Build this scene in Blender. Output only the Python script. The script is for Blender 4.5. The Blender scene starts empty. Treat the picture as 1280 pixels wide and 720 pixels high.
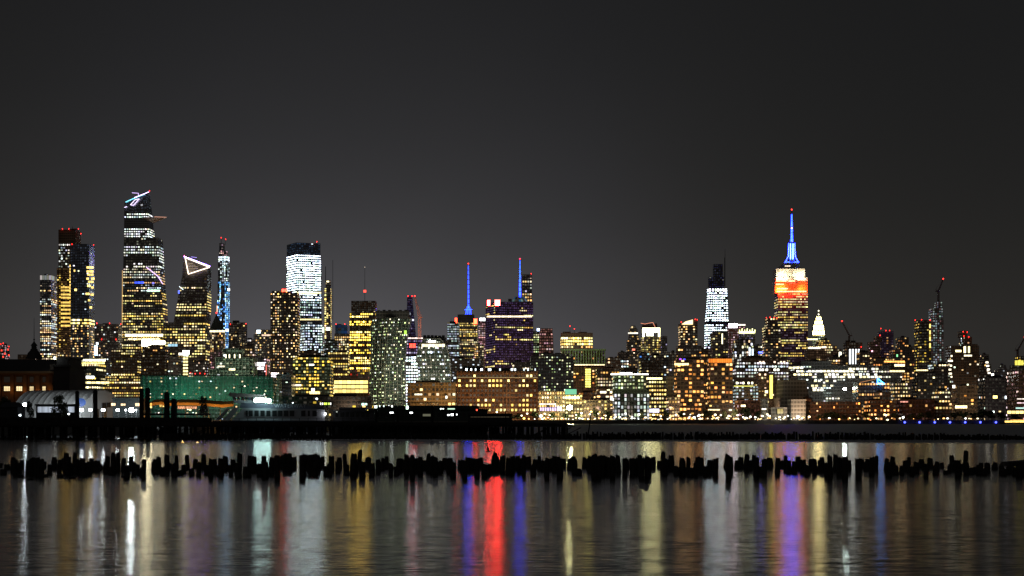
import bpy, bmesh, math, random
from mathutils import Vector, Matrix
random.seed(11)
R = random.random
U = random.uniform
F, H, YH = 2020.0, 3.0, 526.0      # focal length (photo pixels), eye height, horizon row
GZ = 3.0                           # level of the far shore
scn = bpy.context.scene
col = scn.collection

def P(px, py, d):
    return Vector(((px - 640) / F * d, d, H + (YH - py) / F * d))
def X(px, d): return (px - 640) / F * d
def Z(py, d): return H + (YH - py) / F * d

# ---------------------------------------------------------------- materials
MATS = {}
def mat(name, rgb=(.2, .2, .2), rough=.8, metal=0., em=None, es=0., noise=.35, nscale=.2, sampling=None):
    if name in MATS: return MATS[name]
    m = bpy.data.materials.new(name); m.use_nodes = True
    nt = m.node_tree; b = nt.nodes['Principled BSDF']
    b.inputs['Roughness'].default_value = rough
    b.inputs['Metallic'].default_value = metal
    if em:
        b.inputs['Base Color'].default_value = (*rgb, 1)
        b.inputs['Emission Color'].default_value = (*em, 1)
        b.inputs['Emission Strength'].default_value = es
    else:
        tc = nt.nodes.new('ShaderNodeTexCoord'); n = nt.nodes.new('ShaderNodeTexNoise')
        n.inputs['Scale'].default_value = nscale; n.inputs['Detail'].default_value = 5
        nt.links.new(tc.outputs['Object'], n.inputs['Vector'])
        r = nt.nodes.new('ShaderNodeMapRange')
        r.inputs[1].default_value = .3; r.inputs[2].default_value = .7
        r.inputs[3].default_value = 1 - noise; r.inputs[4].default_value = 1 + noise
        nt.links.new(n.outputs['Fac'], r.inputs[0])
        h = nt.nodes.new('ShaderNodeHueSaturation'); h.inputs['Color'].default_value = (*rgb, 1)
        nt.links.new(r.outputs[0], h.inputs['Value'])
        nt.links.new(h.outputs[0], b.inputs['Base Color'])
    MATS[name] = m
    return m

def facade_mat(name, rgb, rough=.7, pitch=3.8):
    """masonry or glass cladding: storey joints and vertical joints plus weathering"""
    if name in MATS: return MATS[name]
    m = mat(name, rgb, rough, noise=.3, nscale=.05)
    nt = m.node_tree; b = nt.nodes['Principled BSDF']; h = b.inputs['Base Color'].links[0].from_node
    tc = nt.nodes.new('ShaderNodeTexCoord'); sp = nt.nodes.new('ShaderNodeSeparateXYZ')
    nt.links.new(tc.outputs['Object'], sp.inputs[0])
    def joint(o, pit, w):
        d = nt.nodes.new('ShaderNodeMath'); d.operation = 'DIVIDE'; d.inputs[1].default_value = pit
        nt.links.new(o, d.inputs[0])
        f = nt.nodes.new('ShaderNodeMath'); f.operation = 'FRACT'; nt.links.new(d.outputs[0], f.inputs[0])
        g = nt.nodes.new('ShaderNodeMath'); g.operation = 'GREATER_THAN'; g.inputs[1].default_value = w
        nt.links.new(f.outputs[0], g.inputs[0]); return g.outputs[0]
    a = joint(sp.outputs[2], pitch, .35); c = joint(sp.outputs[0], pitch * .8, .2)
    mu = nt.nodes.new('ShaderNodeMath'); mu.operation = 'MULTIPLY'
    nt.links.new(a, mu.inputs[0]); nt.links.new(c, mu.inputs[1])
    mx = nt.nodes.new('ShaderNodeMix'); mx.data_type = 'RGBA'
    nt.links.new(mu.outputs[0], mx.inputs[0])
    nt.links.new(h.outputs[0], mx.inputs[6]); mx.inputs[7].default_value = (*(c_ * .45 for c_ in rgb), 1)
    nt.links.new(mx.outputs[2], b.inputs['Base Color'])
    return m

WALLS = dict(brick=(.30, .15, .09), brown=(.24, .17, .12), tan=(.40, .31, .21), grey=(.30, .29, .28), dark=(.15, .14, .14),
             glass=(.40, .44, .46), navy=(.32, .38, .50), stone=(.42, .39, .34), purple=(.20, .13, .30), white=(.55, .55, .52),
             green=(.09, .13, .10), pink=(.30, .19, .17))
def wall(k):
    m = facade_mat('facade_' + k, WALLS[k], .3 if k in ('glass', 'navy') else .75)
    if k in ('glass', 'navy'): m.node_tree.nodes['Principled BSDF'].inputs['Metallic'].default_value = .9   # mirror glazing
    return m

# lit windows: colour and radiance of every pane are carried by the mesh
LIT = bpy.data.materials.new('lit_window'); LIT.use_nodes = True
_n = LIT.node_tree; _b = _n.nodes['Principled BSDF']
_b.inputs['Base Color'].default_value = (.02, .02, .02, 1); _b.inputs['Roughness'].default_value = .2
_a = _n.nodes.new('ShaderNodeAttribute'); _a.attribute_name = 'lit'
_n.links.new(_a.outputs['Color'], _b.inputs['Emission Color']); _b.inputs['Emission Strength'].default_value = 1.6
LIT.cycles.emission_sampling = 'NONE'

PAL = dict(
    warm=[(1, .62, .22), (1, .72, .34), (1, .52, .16), (1, .82, .52)],
    yel=[(1, .72, .2), (1, .64, .14), (.95, .8, .3), (1, .82, .42)],
    wht=[(.9, 1, .9), (1, .95, .78), (.8, .95, 1), (1, 1, 1)],
    cool=[(.72, .95, 1), (.85, 1, 1), (.8, .9, 1)],
    ora=[(1, .40, .09), (1, .5, .15), (1, .62, .25), (1, .34, .07)],
    mix=[(1, .75, .4), (.95, 1, .9), (1, .9, .65), (1, .6, .25), (.8, .95, 1)],
    grn=[(.62, .85, .35), (.8, .9, .45), (.9, 1, .8), (.95, .9, .5)],
    gold=[(1, .66, .09), (1, .6, .07), (1, .75, .2)],
    blue=[(.10, .35, 1), (.2, .55, 1), (.5, .8, 1)],
    red=[(1, .04, .02)], pink=[(1, .5, .55), (1, .7, .7)], pur=[(.6, .45, 1), (.8, .7, 1)])

# ---------------------------------------------------------------- mesh builder
class MB:
    def __init__(s): s.v = []; s.f = []; s.c = []
    def quad(s, a, b, c, d, lit=None):
        n = len(s.v); s.v += [tuple(a), tuple(b), tuple(c), tuple(d)]; s.f.append((n, n+1, n+2, n+3)); s.c.append(lit)
    def poly(s, pts, lit=None):
        n = len(s.v); s.v += [tuple(p) for p in pts]; s.f.append(tuple(range(n, n+len(pts)))); s.c.append(lit)
    def prism(s, bot, top, cap=True):
        k = len(bot)
        for i in range(k):
            j = (i+1) % k; s.quad(bot[i], bot[j], top[j], top[i])
        if cap: s.poly(top); s.poly(bot[::-1])
    def strip(s, panes, depth=0.):
        """one connected band: panes with dark mullions between, given as (bl, br, tr, tl, colour)"""
        n0 = len(s.v); k = 0
        for q in panes:
            s.v += [tuple(q[0]), tuple(q[3]), tuple(q[1]), tuple(q[2])]
            b = n0 + 4*k
            if k: s.f.append((b-2, b, b+1, b-1)); s.c.append((.004, .004, .004))
            s.f.append((b, b+2, b+3, b+1)); s.c.append(q[4]); k += 1
        if depth:
            e = len(s.v) - 1; m_ = len(s.v)
            A, Bq, Cq, Dq = s.v[n0], s.v[e-1], s.v[e], s.v[n0+1]
            s.v += [(x, y+depth, z) for x, y, z in (A, Bq, Cq, Dq)]
            for f in ((n0, m_, m_+1, e-1), (e-1, m_+1, m_+2, e), (e, m_+2, m_+3, n0+1), (n0+1, m_+3, m_, n0), (m_+3, m_+2, m_+1, m_)): s.f.append(f); s.c.append((.004, .004, .004))
    def box(s, x0, x1, y0, y1, z0, z1):
        b = [(x0, y0, z0), (x1, y0, z0), (x1, y1, z0), (x0, y1, z0)]
        s.prism(b, [(x, y, z1) for x, y, _ in b])
    def bar(s, a, b, w, w2=None, n=4):
        a = Vector(a); b = Vector(b); w2 = w if w2 is None else w2
        z = (b - a).normalized(); u = z.cross(Vector((0, 1, 0)))
        if u.length < .01: u = z.cross(Vector((1, 0, 0)))
        u.normalize(); t = z.cross(u)
        ring = lambda c, r: [c + (u * math.cos(2*math.pi*(i+.5)/n) + t * math.sin(2*math.pi*(i+.5)/n)) * r for i in range(n)]
        s.prism(ring(a, w), ring(b, w2))
    def ball(s, c, r, n=8, sq=1.):
        m = n // 2; rows = []
        for j in range(1, m):
            ph = math.pi * j / m
            rows.append([(c[0]+r*math.sin(ph)*math.cos(2*math.pi*i/n), c[1]+r*math.sin(ph)*math.sin(2*math.pi*i/n), c[2]+r*sq*math.cos(ph)) for i in range(n)])
        for a, b in zip(rows, rows[1:]):
            for i in range(n): s.quad(b[i], b[(i+1) % n], a[(i+1) % n], a[i])
        for i in range(n):
            s.poly([(c[0], c[1], c[2]+r*sq), rows[0][i], rows[0][(i+1) % n]])
            s.poly([(c[0], c[1], c[2]-r*sq), rows[-1][(i+1) % n], rows[-1][i]])
    def build(s, name, m, parent=None, org=None, smooth=False):
        me = bpy.data.meshes.new(name)
        o = Vector(org) if org is not None else (parent.location if parent else Vector((0, 0, 0)))
        if parent is not None and parent.parent is not None: o = Vector(parent['wo'])
        me.from_pydata([(x-o.x, y-o.y, z-o.z) for x, y, z in s.v], [], s.f)
        if any(c is not None for c in s.c):
            at = me.attributes.new('lit', 'FLOAT_COLOR', 'CORNER'); dat = []
            for f, c in zip(s.f, s.c): dat += [c[0], c[1], c[2], 1.] * len(f) if c is not None else [0, 0, 0, 1.] * len(f)
            at.data.foreach_set('color', dat)
        if smooth: me.polygons.foreach_set('use_smooth', [True] * len(s.f))
        me.materials.append(m)
        ob = bpy.data.objects.new(name, me); col.objects.link(ob)
        ob['wo'] = (o.x, o.y, o.z)
        if parent is not None: ob.parent = parent
        else: ob.location = o
        return ob

def tag(o, label=None, cat=None, group=None, kind=None):
    if label: o['label'] = label
    if cat: o['category'] = cat
    if group: o['group'] = group
    if kind: o['kind'] = kind
    return o
def empty(name, loc, label, cat, group=None):
    o = bpy.data.objects.new(name, None); col.objects.link(o); o.location = loc; o.empty_display_size = 1
    return tag(o, label, cat, group)
def copy_thing(root, loc, rz=0., sc=(1, 1, 1), label=None):
    c = root.copy(); col.objects.link(c); c.location = loc; c.rotation_euler = (0, 0, rz); c.scale = sc
    if label: c['label'] = label
    for ch in root.children:
        k = ch.copy(); col.objects.link(k); k.parent = c
        for g in ch.children:
            q = g.copy(); col.objects.link(q); q.parent = k
    return c

def lamp_mat(name, rgb, es):
    m = mat(name, (.8, .8, .8), .4, em=rgb, es=es); m.cycles.emission_sampling = 'FRONT_BACK'; return m
RED = lamp_mat('beacon_red', (1, .02, .015), 7)
MULL = mat('dark_mullion', (.02, .02, .02), .5)

# ---------------------------------------------------------------- facades
FACADE_FILL = .16
STAT = dict(win=0, bld=0)
def W(cx, fy, p, pal, s, style='r', fx=.62, fz=.5, dim=.0, dimc=(.05, .045, .035), face=None):
    return dict(cx=cx, fy=fy, p=p, pal=pal, s=s, style=style, fx=fx, fz=fz, dim=dim, dimc=dimc)

def facade(q, d, w, runs, dimm, skip_top=0.):
    """q = BL, BR, TR, TL of one wall; appends runs of lit panes (list of quads with colours)"""
    BL, BR, TR, TL = [Vector(p) for p in q]
    width = ((BR-BL).length + (TR-TL).length) / 2; height = ((TL-BL).length + (TR-BR).length) / 2
    pm = d / F
    nx = max(1, round(width / (w['cx'] * pm))); ny = max(1, round(height / (w['fy'] * pm)))
    nrm = (BR-BL).cross(TL-BL).normalized() * .25
    def pt(u, v):
        a = BL.lerp(BR, u); b = TL.lerp(TR, u); return a.lerp(b, v) + nrm
    mx = (1 - w['fx']) / 2; mz = (1 - w['fz']) / 2
    pal = PAL[w['pal']]; st = w['style']
    colp = [U(.4, 1.6) for _ in range(nx)]; drift = U(0, 9)
    for j in range(ny):
        if st == 'o':
            k = R(); fp = .93 if k < w['p'] else (w['p'] * .9 if k < .75 else .06)
            fb = U(.5, 1.3)
        elif st == 'f': fp = w['p']; fb = U(.85, 1.15)
        elif st == 'v': fp = w['p']; fb = 1
        else: fp = w['p']; fb = 1
        cur = []; on = False; base = random.choice(pal)
        for i in range(nx):
            if st == 'o':
                if R() < .34 or i == 0: on = R() < fp; base = base if R() < .7 else random.choice(pal)
                lit = on and R() < .95
            elif st == 'v': lit = R() < fp * (1.6 if colp[i] > 1.1 else .3)
            else:
                lit = R() < fp * (colp[i] if st == 'r' else 1)
                if R() < .6: base = random.choice(pal)
            jx = U(-.5, .5) * mx * .8; u0 = (i + mx + jx) / nx; u1 = (i + 1 - mx + jx) / nx; v0 = (j + mz) / ny; v1 = (j + 1 - mz) / ny
            if st in 'rv' and R() < .35: v0 += (v1 - v0) * U(.15, .5)      # blind half down
            if lit:
                c = base if st in 'of' else random.choice(pal)
                s = w['s'] * fb * (U(.3, 1.0) ** 1.6 * 1.9 if st in 'of' else U(.15, 1.0) ** 1.5 * 1.8)
                if R() < .04: s *= 2.2
                c = (c[0]*U(.88, 1.05), c[1]*U(.85, 1.1), c[2]*U(.75, 1.2))
                cur.append((pt(u0, v0), pt(u1, v0), pt(u1, v1), pt(u0, v1), (c[0]*s, c[1]*s, c[2]*s)))
            else:
                if cur: runs.append(cur); cur = []
                if R() < max(.7, w['dim']):
                    s = U(.2, 1.5) * (1 if R() < w['dim'] else .4); c = w['dimc']
                    dimm.quad(pt(u0, v0), pt(u1, v0), pt(u1, v1), pt(u0, v1), (c[0]*s, c[1]*s, c[2]*s))  # low emission put into unlit panes so the facade reads less black
        if cur: runs.append(cur)

def grid_frame(mb, q, d, cx, fy, t, proud):
    BL, BR, TR, TL = [Vector(p) for p in q]; pm = d / F
    nx = max(1, round((BR-BL).length / (cx*pm))); ny = max(1, round((TL-BL).length / (fy*pm)))
    nr = (BR-BL).cross(TL-BL).normalized() * proud
    tw = t * pm
    for i in range(nx+1):
        u = i / nx; mb.bar(BL.lerp(BR, u) + nr, TL.lerp(TR, u) + nr, tw)
    for j in range(ny+1):
        v = j / ny; mb.bar(BL.lerp(TL, v) + nr*.8, BR.lerp(TR, v) + nr*.8, tw*.8)

def T(l, r, top, tl=None, tr=None, y0=None, yr=None, win=0, D=None):
    """one tier: left, right px at its foot, row of its top; tl/tr px at the top; yr = row of the top's right end"""
    return dict(l=l, r=r, top=top, tl=l if tl is None else tl, tr=r if tr is None else tr, y0=y0, yr=top if yr is None else yr, win=win, D=D)

def rings(t, d, split, th, z0, D):
    out = []
    for (l, r, zl, zr) in ((t['l'], t['r'], z0, z0), (t['tl'], t['tr'], Z(t['top'], d), Z(t['yr'], d))):
        if split is None:
            fl, fr = l, r
            if (l+r)/2 < 640: fr = min(640 + (r-640)*(d+D)/d, r) if r < 640 else r
            else: fl = max(640 + (l-640)*(d+D)/d, l) if l > 640 else l
            if fr - fl < 2: fr = r; fl = l
            A = (X(fl, d), d); B = (X(fr, d), d)
            out.append([(A[0], A[1], zl), (B[0], B[1], zr), (B[0], d+D, zr), (A[0], d+D, zl)])
        else:
            W_ = (r-l)/F*d; xs = l + split*(r-l)
            dL = d + split*W_*math.tan(th); dR = d + (1-split)*W_/math.tan(th)
            L = (X(l, dL), dL); Fc = (X(xs, d), d); Rr = (X(r, dR), dR)
            Bk = (L[0]+Rr[0]-Fc[0], L[1]+Rr[1]-Fc[1]); zm = zl + (zr-zl)*split
            out.append([(*L, zl), (*Fc, zm), (*Rr, zr), (*Bk, (zl+zr)/2)])
    return out

def bld(name, label, d, tiers, win, wl='dark', cat='building', split=None, th=.6, D=28, roof=1, beacons=(), extra=None,
        mast=(), frame=None, floods=(), group=None, nmax=26, amin=5.0, maxh=None):
    STAT['bld'] += 1
    t0 = tiers[0]; cxp = (t0['l']+t0['r'])/2
    root = empty(name, (X(cxp, d), d, GZ), label, cat, group)
    wb = MB(); runs = []; dimm = MB(); fm = MB(); z0 = GZ
    for k, t in enumerate(tiers):
        if t['y0'] is not None: z0 = Z(t['y0'], d)
        bot, top = rings(t, d, split, th, z0, t['D'] or D)
        wb.prism(bot, top)
        w = t['win'] if t['win'] != 0 else win
        faces = [(0, 1), (1, 2)] if split is not None else ([(0, 1)] + ([(1, 2)] if cxp < 640 else [(3, 0)]))
        for a, b in faces:
            q = (bot[a], bot[b], top[b], top[a])
            for ww in (w if isinstance(w, (list, tuple)) else [w]):
                if ww: facade(q, d, ww, runs, dimm)
            if frame: grid_frame(fm, q, d, *frame[:4])
        z0 = max(p[2] for p in top) if t['top'] == t['yr'] else min(p[2] for p in top)
        last = top
    # lower edge of last roof: parapet
    wb.build('wall', wall(wl) if isinstance(wl, str) else wl, root)
    if frame: fm.build('facade_frame', frame[4], root)
    pm = d / F
    # windows: the runs that show largest get an object each, the fine remainder is one mass
    def area(r):
        a = r[0]; b = r[-1]
        return (Vector(b[1]) - Vector(a[0])).length * (Vector(a[3]) - Vector(a[0])).length / pm / pm
    runs.sort(key=area, reverse=True)
    big = [r for r in runs[:nmax] if area(r) >= amin]; rest = runs[len(big):]
    for r in big:
        m = MB()
        m.strip(r); m.build('window', LIT, root); STAT['win'] += 1
    if rest:
        m = MB()
        for r in rest:
            for q in r: m.quad(*q[:4], q[4])
        tag(m.build('window', LIT, root), kind='stuff')
    if dimm.f: tag(dimm.build('window_pane', LIT, root), 'unlit windows given a faint glow', kind='stuff')  # dark panes carry a faint painted glow
    # roof clutter
    if roof:
        xs = [p[0] for p in last]; ys = [p[1] for p in last]; zt = min(p[2] for p in last)
        x0, x1, y0, y1 = min(xs), max(xs), min(ys), max(ys); wx = x1-x0
        for k in range(random.choice((1, 2, 2)) if roof == 1 else roof):
            bw = wx * U(.15, .4); bx = U(x0+.05*wx, x1-bw-.05*wx); m = MB()
            hh = pm * U(1.2, 3.4)
            yy = y0 + (y1-y0)*.45
            m.box(bx, bx+bw, yy, yy+min(8, (y1-y0)*.3), zt-.5, zt+hh)
            if wx > 25 and R() < .5:
                xx = bx + bw*U(.1, .9); m.bar((xx, yy+1, zt+hh), (xx, yy+1, zt+hh+pm*U(2, 5)), .25*pm, .12*pm)
            m.build('roof_house', wall(wl) if isinstance(wl, str) else wl, root)
    if win or len(tiers) > 1:      # added area lamp without a fixture, lifts the dark walls
        top_ = min(t['top'] for t in tiers); hh = Z(top_, d) - GZ; Rr = 45 + .5*hh
        if hh > 25:
            L = bpy.data.lights.new('facade_fill_light', 'AREA'); L.size = 12; L.energy = FACADE_FILL * math.pi * Rr * Rr
            L.color = random.choice(((1, .62, .36), (1, .7, .45), (1, .8, .6), (.95, .75, .7)))
            lo = bpy.data.objects.new('facade_fill_light', L); col.objects.link(lo); lo.location = (X(cxp, d) + U(-15, 15), d - 48, GZ + 8)
            lo.rotation_euler = (Vector((X(cxp, d), d, GZ + hh*.75)) - lo.location).to_track_quat('-Z', 'Y').to_euler()
    for bx, by in beacons:
        m = MB(); p = P(bx, by, d-1); m.ball(p, pm*.52, 6)
        m.bar((p.x, p.y, p.z-pm*1.2), (p.x, p.y, p.z-pm*.3), pm*.1)
        m.build('beacon_light', RED, root)
    for (mx_, ya, yb, wa, wb_, mm) in mast:
        m = MB(); m.bar(P(mx_, ya, d+6), P(mx_, yb, d+6), wa*pm, wb_*pm, 6); m.build('mast', mm, root)
    if extra: extra(root, d, pm)
    for (fx_, fy_, off, en, rgb, sx, sy, tx, ty) in floods:
        L = bpy.data.lights.new('floodlight', 'AREA'); L.shape = 'RECTANGLE'; L.size = sx; L.size_y = sy; L.energy = en; L.color = rgb
        lo = bpy.data.objects.new('floodlight', L); col.objects.link(lo); p = P(fx_, fy_, d-off); p.z = max(p.z, GZ+.5); lo.location = p
        lo.rotation_euler = (P(tx, ty, d) - p).to_track_quat('-Z', 'Y').to_euler()
    return root

def sign(root, x0, x1, y0, y1, d, rgb, s, name='lit_sign', off=1.0, nx=1, gap=.1, dz=.5):
    """a lit panel box standing just off the wall"""
    m = MB(); ps = []
    for i in range(nx):
        a = x0 + (x1-x0)*(i+gap/2)/nx; b = x0 + (x1-x0)*(i+1-gap/2)/nx
        p, q = P(a, y1, d-off), P(b, y0, d-off); k = U(.7, 1.2) if nx > 1 else 1
        ps.append(((p.x, p.y, p.z), (q.x, p.y, p.z), (q.x, p.y, q.z), (p.x, p.y, q.z), (rgb[0]*s*k, rgb[1]*s*k, rgb[2]*s*k)))
    m.strip(ps, dz)
    if s < 4: return m.build(name, LIT, root)
    lm = lamp_mat('strong_%g_%g_%g_%g' % (*rgb, s), rgb, s); pats = m.c[:]; m.c = [None]*len(m.c)
    o = m.build(name, lm, root); o.data.materials.append(MULL)
    for pl, c in zip(o.data.polygons, pats): pl.material_index = 1 if max(c) < .01 else 0
    return o
def litbar(root, pts, d, w, rgb, s, name='light_strip'):
    m = MB(); hot = s >= 4
    for a, b in zip(pts, pts[1:]): m.bar(P(*a, d), P(*b, d), w*d/F)
    if hot: return m.build(name, lamp_mat('strong_%g_%g_%g_%g' % (*rgb, s), rgb, s), root)
    m.c = [(rgb[0]*s, rgb[1]*s, rgb[2]*s)] * len(m.f)
    return m.build(name, LIT, root)

def dark_cap(r, d, a, b, y0, y1):
    m = MB(); m.box(X(a, d), X(b, d), d+6, d+34, Z(y0, d), Z(y1, d))
    for k in range(6): x = X(a+(b-a)*(k+.5)/6, d); m.box(x-1.5, x+1.5, d+8, d+12, Z(y1, d), Z(y1-U(.8, 2.2), d))
    return m.build('roof_house', wall('dark'), r)
def box_on(r, d, a, b, y0, y1, w):
    m = MB(); m.box(X(a, d), X(b, d), d, d+12, Z(y0, d), Z(y1, d)); return m.build('roof_house', wall(w), r)
# ================================================================ the far shore: buildings, west to east along the photo
BLUE_LED = lamp_mat('blue_led', (.005, .022, 1), 26)
STEEL = mat('dark_steel', (.05, .05, .055), .5, .6)
FRAME_L = mat('pale_concrete_frame', (.55, .53, .45), .7)

# --- left cluster
bld('office_tower', 'low far tower speckled with red and white lights behind the old terminal roof', 3000,
    [T(-6, 12, 431)], W(2, 2.6, .3, 'pink', .8, dim=.2), 'dark', beacons=[(1, 430), (4, 429), (11, 433)],
    extra=lambda r, d, pm: [sign(r, a, a+2, b, b+2, d, (1, .05, .03), 1.4) for a, b in ((1, 437), (5, 441), (9, 436), (10, 443), (3, 445))])
bld('apartment_tower', 'mid-height glass tower with a pale lit crown, left of the brown stone tower', 2300,
    [T(50, 71, 444, win=W(2.3, 2.9, .5, 'yel', 1.1, 'o')), T(50, 71, 362, win=W(2.2, 2.7, .4, 'mix', .9, 'o', dim=.3)), T(50, 71, 350, win=W(2.5, 3, .15, 'mix', .5)), T(50, 71, 344, win=W(3, 5, .9, 'wht', .22, 'f', fx=.9, fz=.9))], None, 'navy', maxh=1)
bld('skyscraper', 'tall brown stone tower with columns of amber windows and red lights on its dark crown', 2380,
    [T(70, 103, 440, win=W(2.4, 3, .3, 'warm', .8)), T(71, 103, 335, win=W(2.6, 2.7, .25, 'gold', .9, 'v', dim=.4, dimc=(.10, .055, .02))),
     T(73, 102, 308, win=W(3, 3.2, .35, 'wht', .6, 'v', dim=.4)), T(73, 102, 304, win=W(2.6, 4, .95, 'wht', 1.0, 'f', fz=.4)), T(73, 101, 287, win=None)],
    None, 'brown', beacons=[(78, 286), (98, 286), (101, 292), (86, 286)], maxh=1,
    extra=lambda r, d, pm: [sign(r, 76, 89, y, y+2.2, d, (1, .62, .13), .9, 'window', nx=5) for y in (358, 362, 367, 371, 377, 381, 386, 391, 396, 401, 406)] +
                           [sign(r, 87, 90.5, y, y+2.6, d, (1, .66, .16), 1.5, 'window', nx=2) for y in range(331, 372, 4)])
bld('skyscraper', 'black glass tower with yellow windows down its right edge, in front of the brown tower', 2150,
    [T(88, 118, 406, win=W(2.6, 3.2, .4, 'warm', 1.2, 'v')), T(88, 118, 398, win=W(3, 4, .95, 'yel', 1.6, 'f', fx=.95)), T(88, 118, 305, win=W(3, 3.2, .035, 'wht', .8, dim=.3, dimc=(.02, .025, .035)))],
    None, 'navy', beacons=[(117, 306), (90, 305)],
    extra=lambda r, d, pm: [sign(r, a, a+w, y, y+2.6, d, (1, .68, .18), U(.9, 2), 'window', nx=2) for (a, w, y) in
        [(108, 9, 333), (108, 9, 338), (109, 8, 342), (108, 3, 347), (114, 4, 347), (110, 7, 351), (109, 4, 356), (114, 3, 358), (107, 5, 366), (113, 4, 367), (110, 3, 374), (112, 3, 383), (93, 3, 361), (92, 2, 337)]])
bld('office_block', 'dark mid-rise block with red roof lights just left of the tallest tower', 2600,
    [T(116, 153, 440, win=W(2.4, 2.6, .25, 'mix', .8)), T(118, 153, 405, win=W(2.6, 3, .12, 'mix', .7, dim=.3))], None, 'grey', beacons=[(121, 404), (137, 404), (151, 405), (127, 424), (145, 424)],
    extra=lambda r, d, pm: [sign(r, 116.5, 122, 432, 444, 2500, (.3, .5, 1), 9, 'screen'), sign(r, 120, 123, 428, 431, 2500, (.8, .9, 1), 2, 'screen')])
bld('office_block', 'low wide block with long bright bands of office light below the black tower', 1750,
    [T(88, 140, 487), T(90, 132, 448)], [W(3, 5.6, .6, 'yel', 1.3, 'o', fz=.35)], 'green', D=40,
    extra=lambda r, d, pm: [sign(r, 100, 132, 449, 451.5, d, (1, .95, .6), 3, nx=6), sign(r, 90, 131, 453, 455, d, (1, .8, .25), 1.6, nx=9), sign(r, 91, 137, 477, 479.5, d, (1, .8, .35), 1.6, nx=8),
                            sign(r, 102, 118, 470, 473, d, (.95, 1, .95), 3, nx=3)])
def edge_tower(r, d, pm):
    m = MB()   # observation deck: a triangular wedge jutting to the right
    a, b, c_, e = P(176, 271, d-4), P(209.5, 272, d+2), P(192, 272, d-26), P(186, 273, d+10)
    dn = P(192, 279, d-6)
    m.poly([a, c_, b, e]); m.poly([a, dn, c_]); m.poly([c_, dn, b]); m.poly([b, dn, e])
    m.build('observation_deck', mat('deck_soffit', (.5, .36, .26), .5), r)
    litbar(r, [(193, 271), (208, 271.5)], d-6, .3, (1, .5, .35), .7)
    litbar(r, [(157, 252.5), (185.5, 240)], d-2, .45, (.2, .75, 1), 1.8); litbar(r, [(168, 247), (186, 240)], d-3, .35, (.8, .5, 1), 5)
    litbar(r, [(163, 256), (169, 249.5), (174, 248.5), (167, 256.5), (163, 256)], d-3, .4, (.8, .65, 1), 1.6)
    litbar(r, [(165, 241), (173, 241.5), (173, 245)], d-3, .35, (.7, .5, 1), 1.2); litbar(r, [(155.5, 259.5), (158.5, 258)], d-3, .4, (.8, .7, 1), 1.5)
    litbar(r, [(183, 334), (197, 345), (203.5, 355)], d-4, .5, (.75, .5, 1), 1.5)
    sign(r, 168, 180, 352, 354.5, d, (.05, .1, 1), 1.3, nx=3); sign(r, 190, 193, 353, 355, d, (.2, .2, 1), 1); sign(r, 184, 200, 362, 364.5, d, (.6, 1, .7), 1.7, nx=4)
    litbar(r, [(153, 338), (152.4, 440)], d-1, .35, (1, .6, .22), .55)
bld('skyscraper', 'tallest tapering tower of the left group, with a pointed deck jutting near its sloped top', 2730,
    [T(151, 214, 400, tl=152, tr=210, win=W(3, 3.3, .5, 'yel', .95, 'o', fz=.45)), T(152, 210, 365, tl=153, tr=207.5, win=W(3, 3.3, .36, 'yel', .8, 'o', fz=.42, dim=.3)),
     T(153, 207.5, 335, tl=154, tr=205.5, win=W(2.8, 3.3, .35, 'mix', .7, 'o', fz=.4, dim=.3, dimc=(.05, .06, .06))),
     T(154, 205.5, 307, tl=154.6, tr=204, win=W(3, 3.5, .7, 'wht', 1.0, 'o', fz=.42)), T(154.6, 204, 297, tl=155, tr=203.5, win=W(3, 4, .05, 'wht', .8)),
     T(155, 193, 285, tl=155, tr=192.5, win=W(3, 3.2, .93, 'wht', 1.3, 'f', fz=.4)), T(155, 192, 273, tl=155.2, tr=191.5, win=None), T(155.2, 191, 266, win=W(3, 3.5, .9, 'wht', 1.25, 'f', fz=.45)),
     T(155.2, 190.5, 254, yr=239.5, tl=155.6, tr=187.5, win=W(4, 3.5, .02, 'wht', .4, dim=.4, dimc=(.025, .03, .04)))],
    None, 'glass', roof=0, beacons=[(187, 238.5)], extra=edge_tower, D=36, nmax=60, amin=4)
def tri_top(r, d, pm):
    for o, c_, s, w in ((0, (.9, .72, .55), 2.6, .62),):
        litbar(r, [(231.5, 322), (262, 334), (235.5, 342.5), (231.5, 322)], d-3, w, c_, s)
    litbar(r, [(230, 320.5), (262.5, 333)], d-4, .4, (.28, .14, 1), 42)
    litbar(r, [(239, 321), (246, 322)], d-3, .3, (.4, .3, 1), 1.2)
    litbar(r, [(224, 358), (229, 362)], d-3, .5, (.8, .95, 1), 1.5); sign(r, 222.5, 224.5, 363, 367, d, (.1, .15, 1), 1.6)
    for k in range(6): litbar(r, [(235, 329+2.1*k), (239+3.2*(k if k < 3 else 5-k)+2, 329.5+2*k)], d-2, .2, (1, .75, .5), .5)
bld('skyscraper', 'sloped-top tower with a white-outlined triangle glowing in its crown', 2500,
    [T(205, 262, 403, win=W(3.4, 3.4, .6, 'yel', 1.2, 'o', fz=.45)), T(217, 263.5, 358, tl=225, tr=264, win=W(3.2, 3.6, .55, 'yel', 1.0, 'o', fz=.42, dim=.3)),
     T(225, 264, 344, tl=228, tr=264, win=W(4, 4, .03, 'warm', .6)), T(228, 264, 320.5, yr=334, tl=229.5, tr=264, win=None)],
    None, 'dark', roof=0, beacons=[(230.5, 319.5)], extra=tri_top, D=34, nmax=50)
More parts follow.
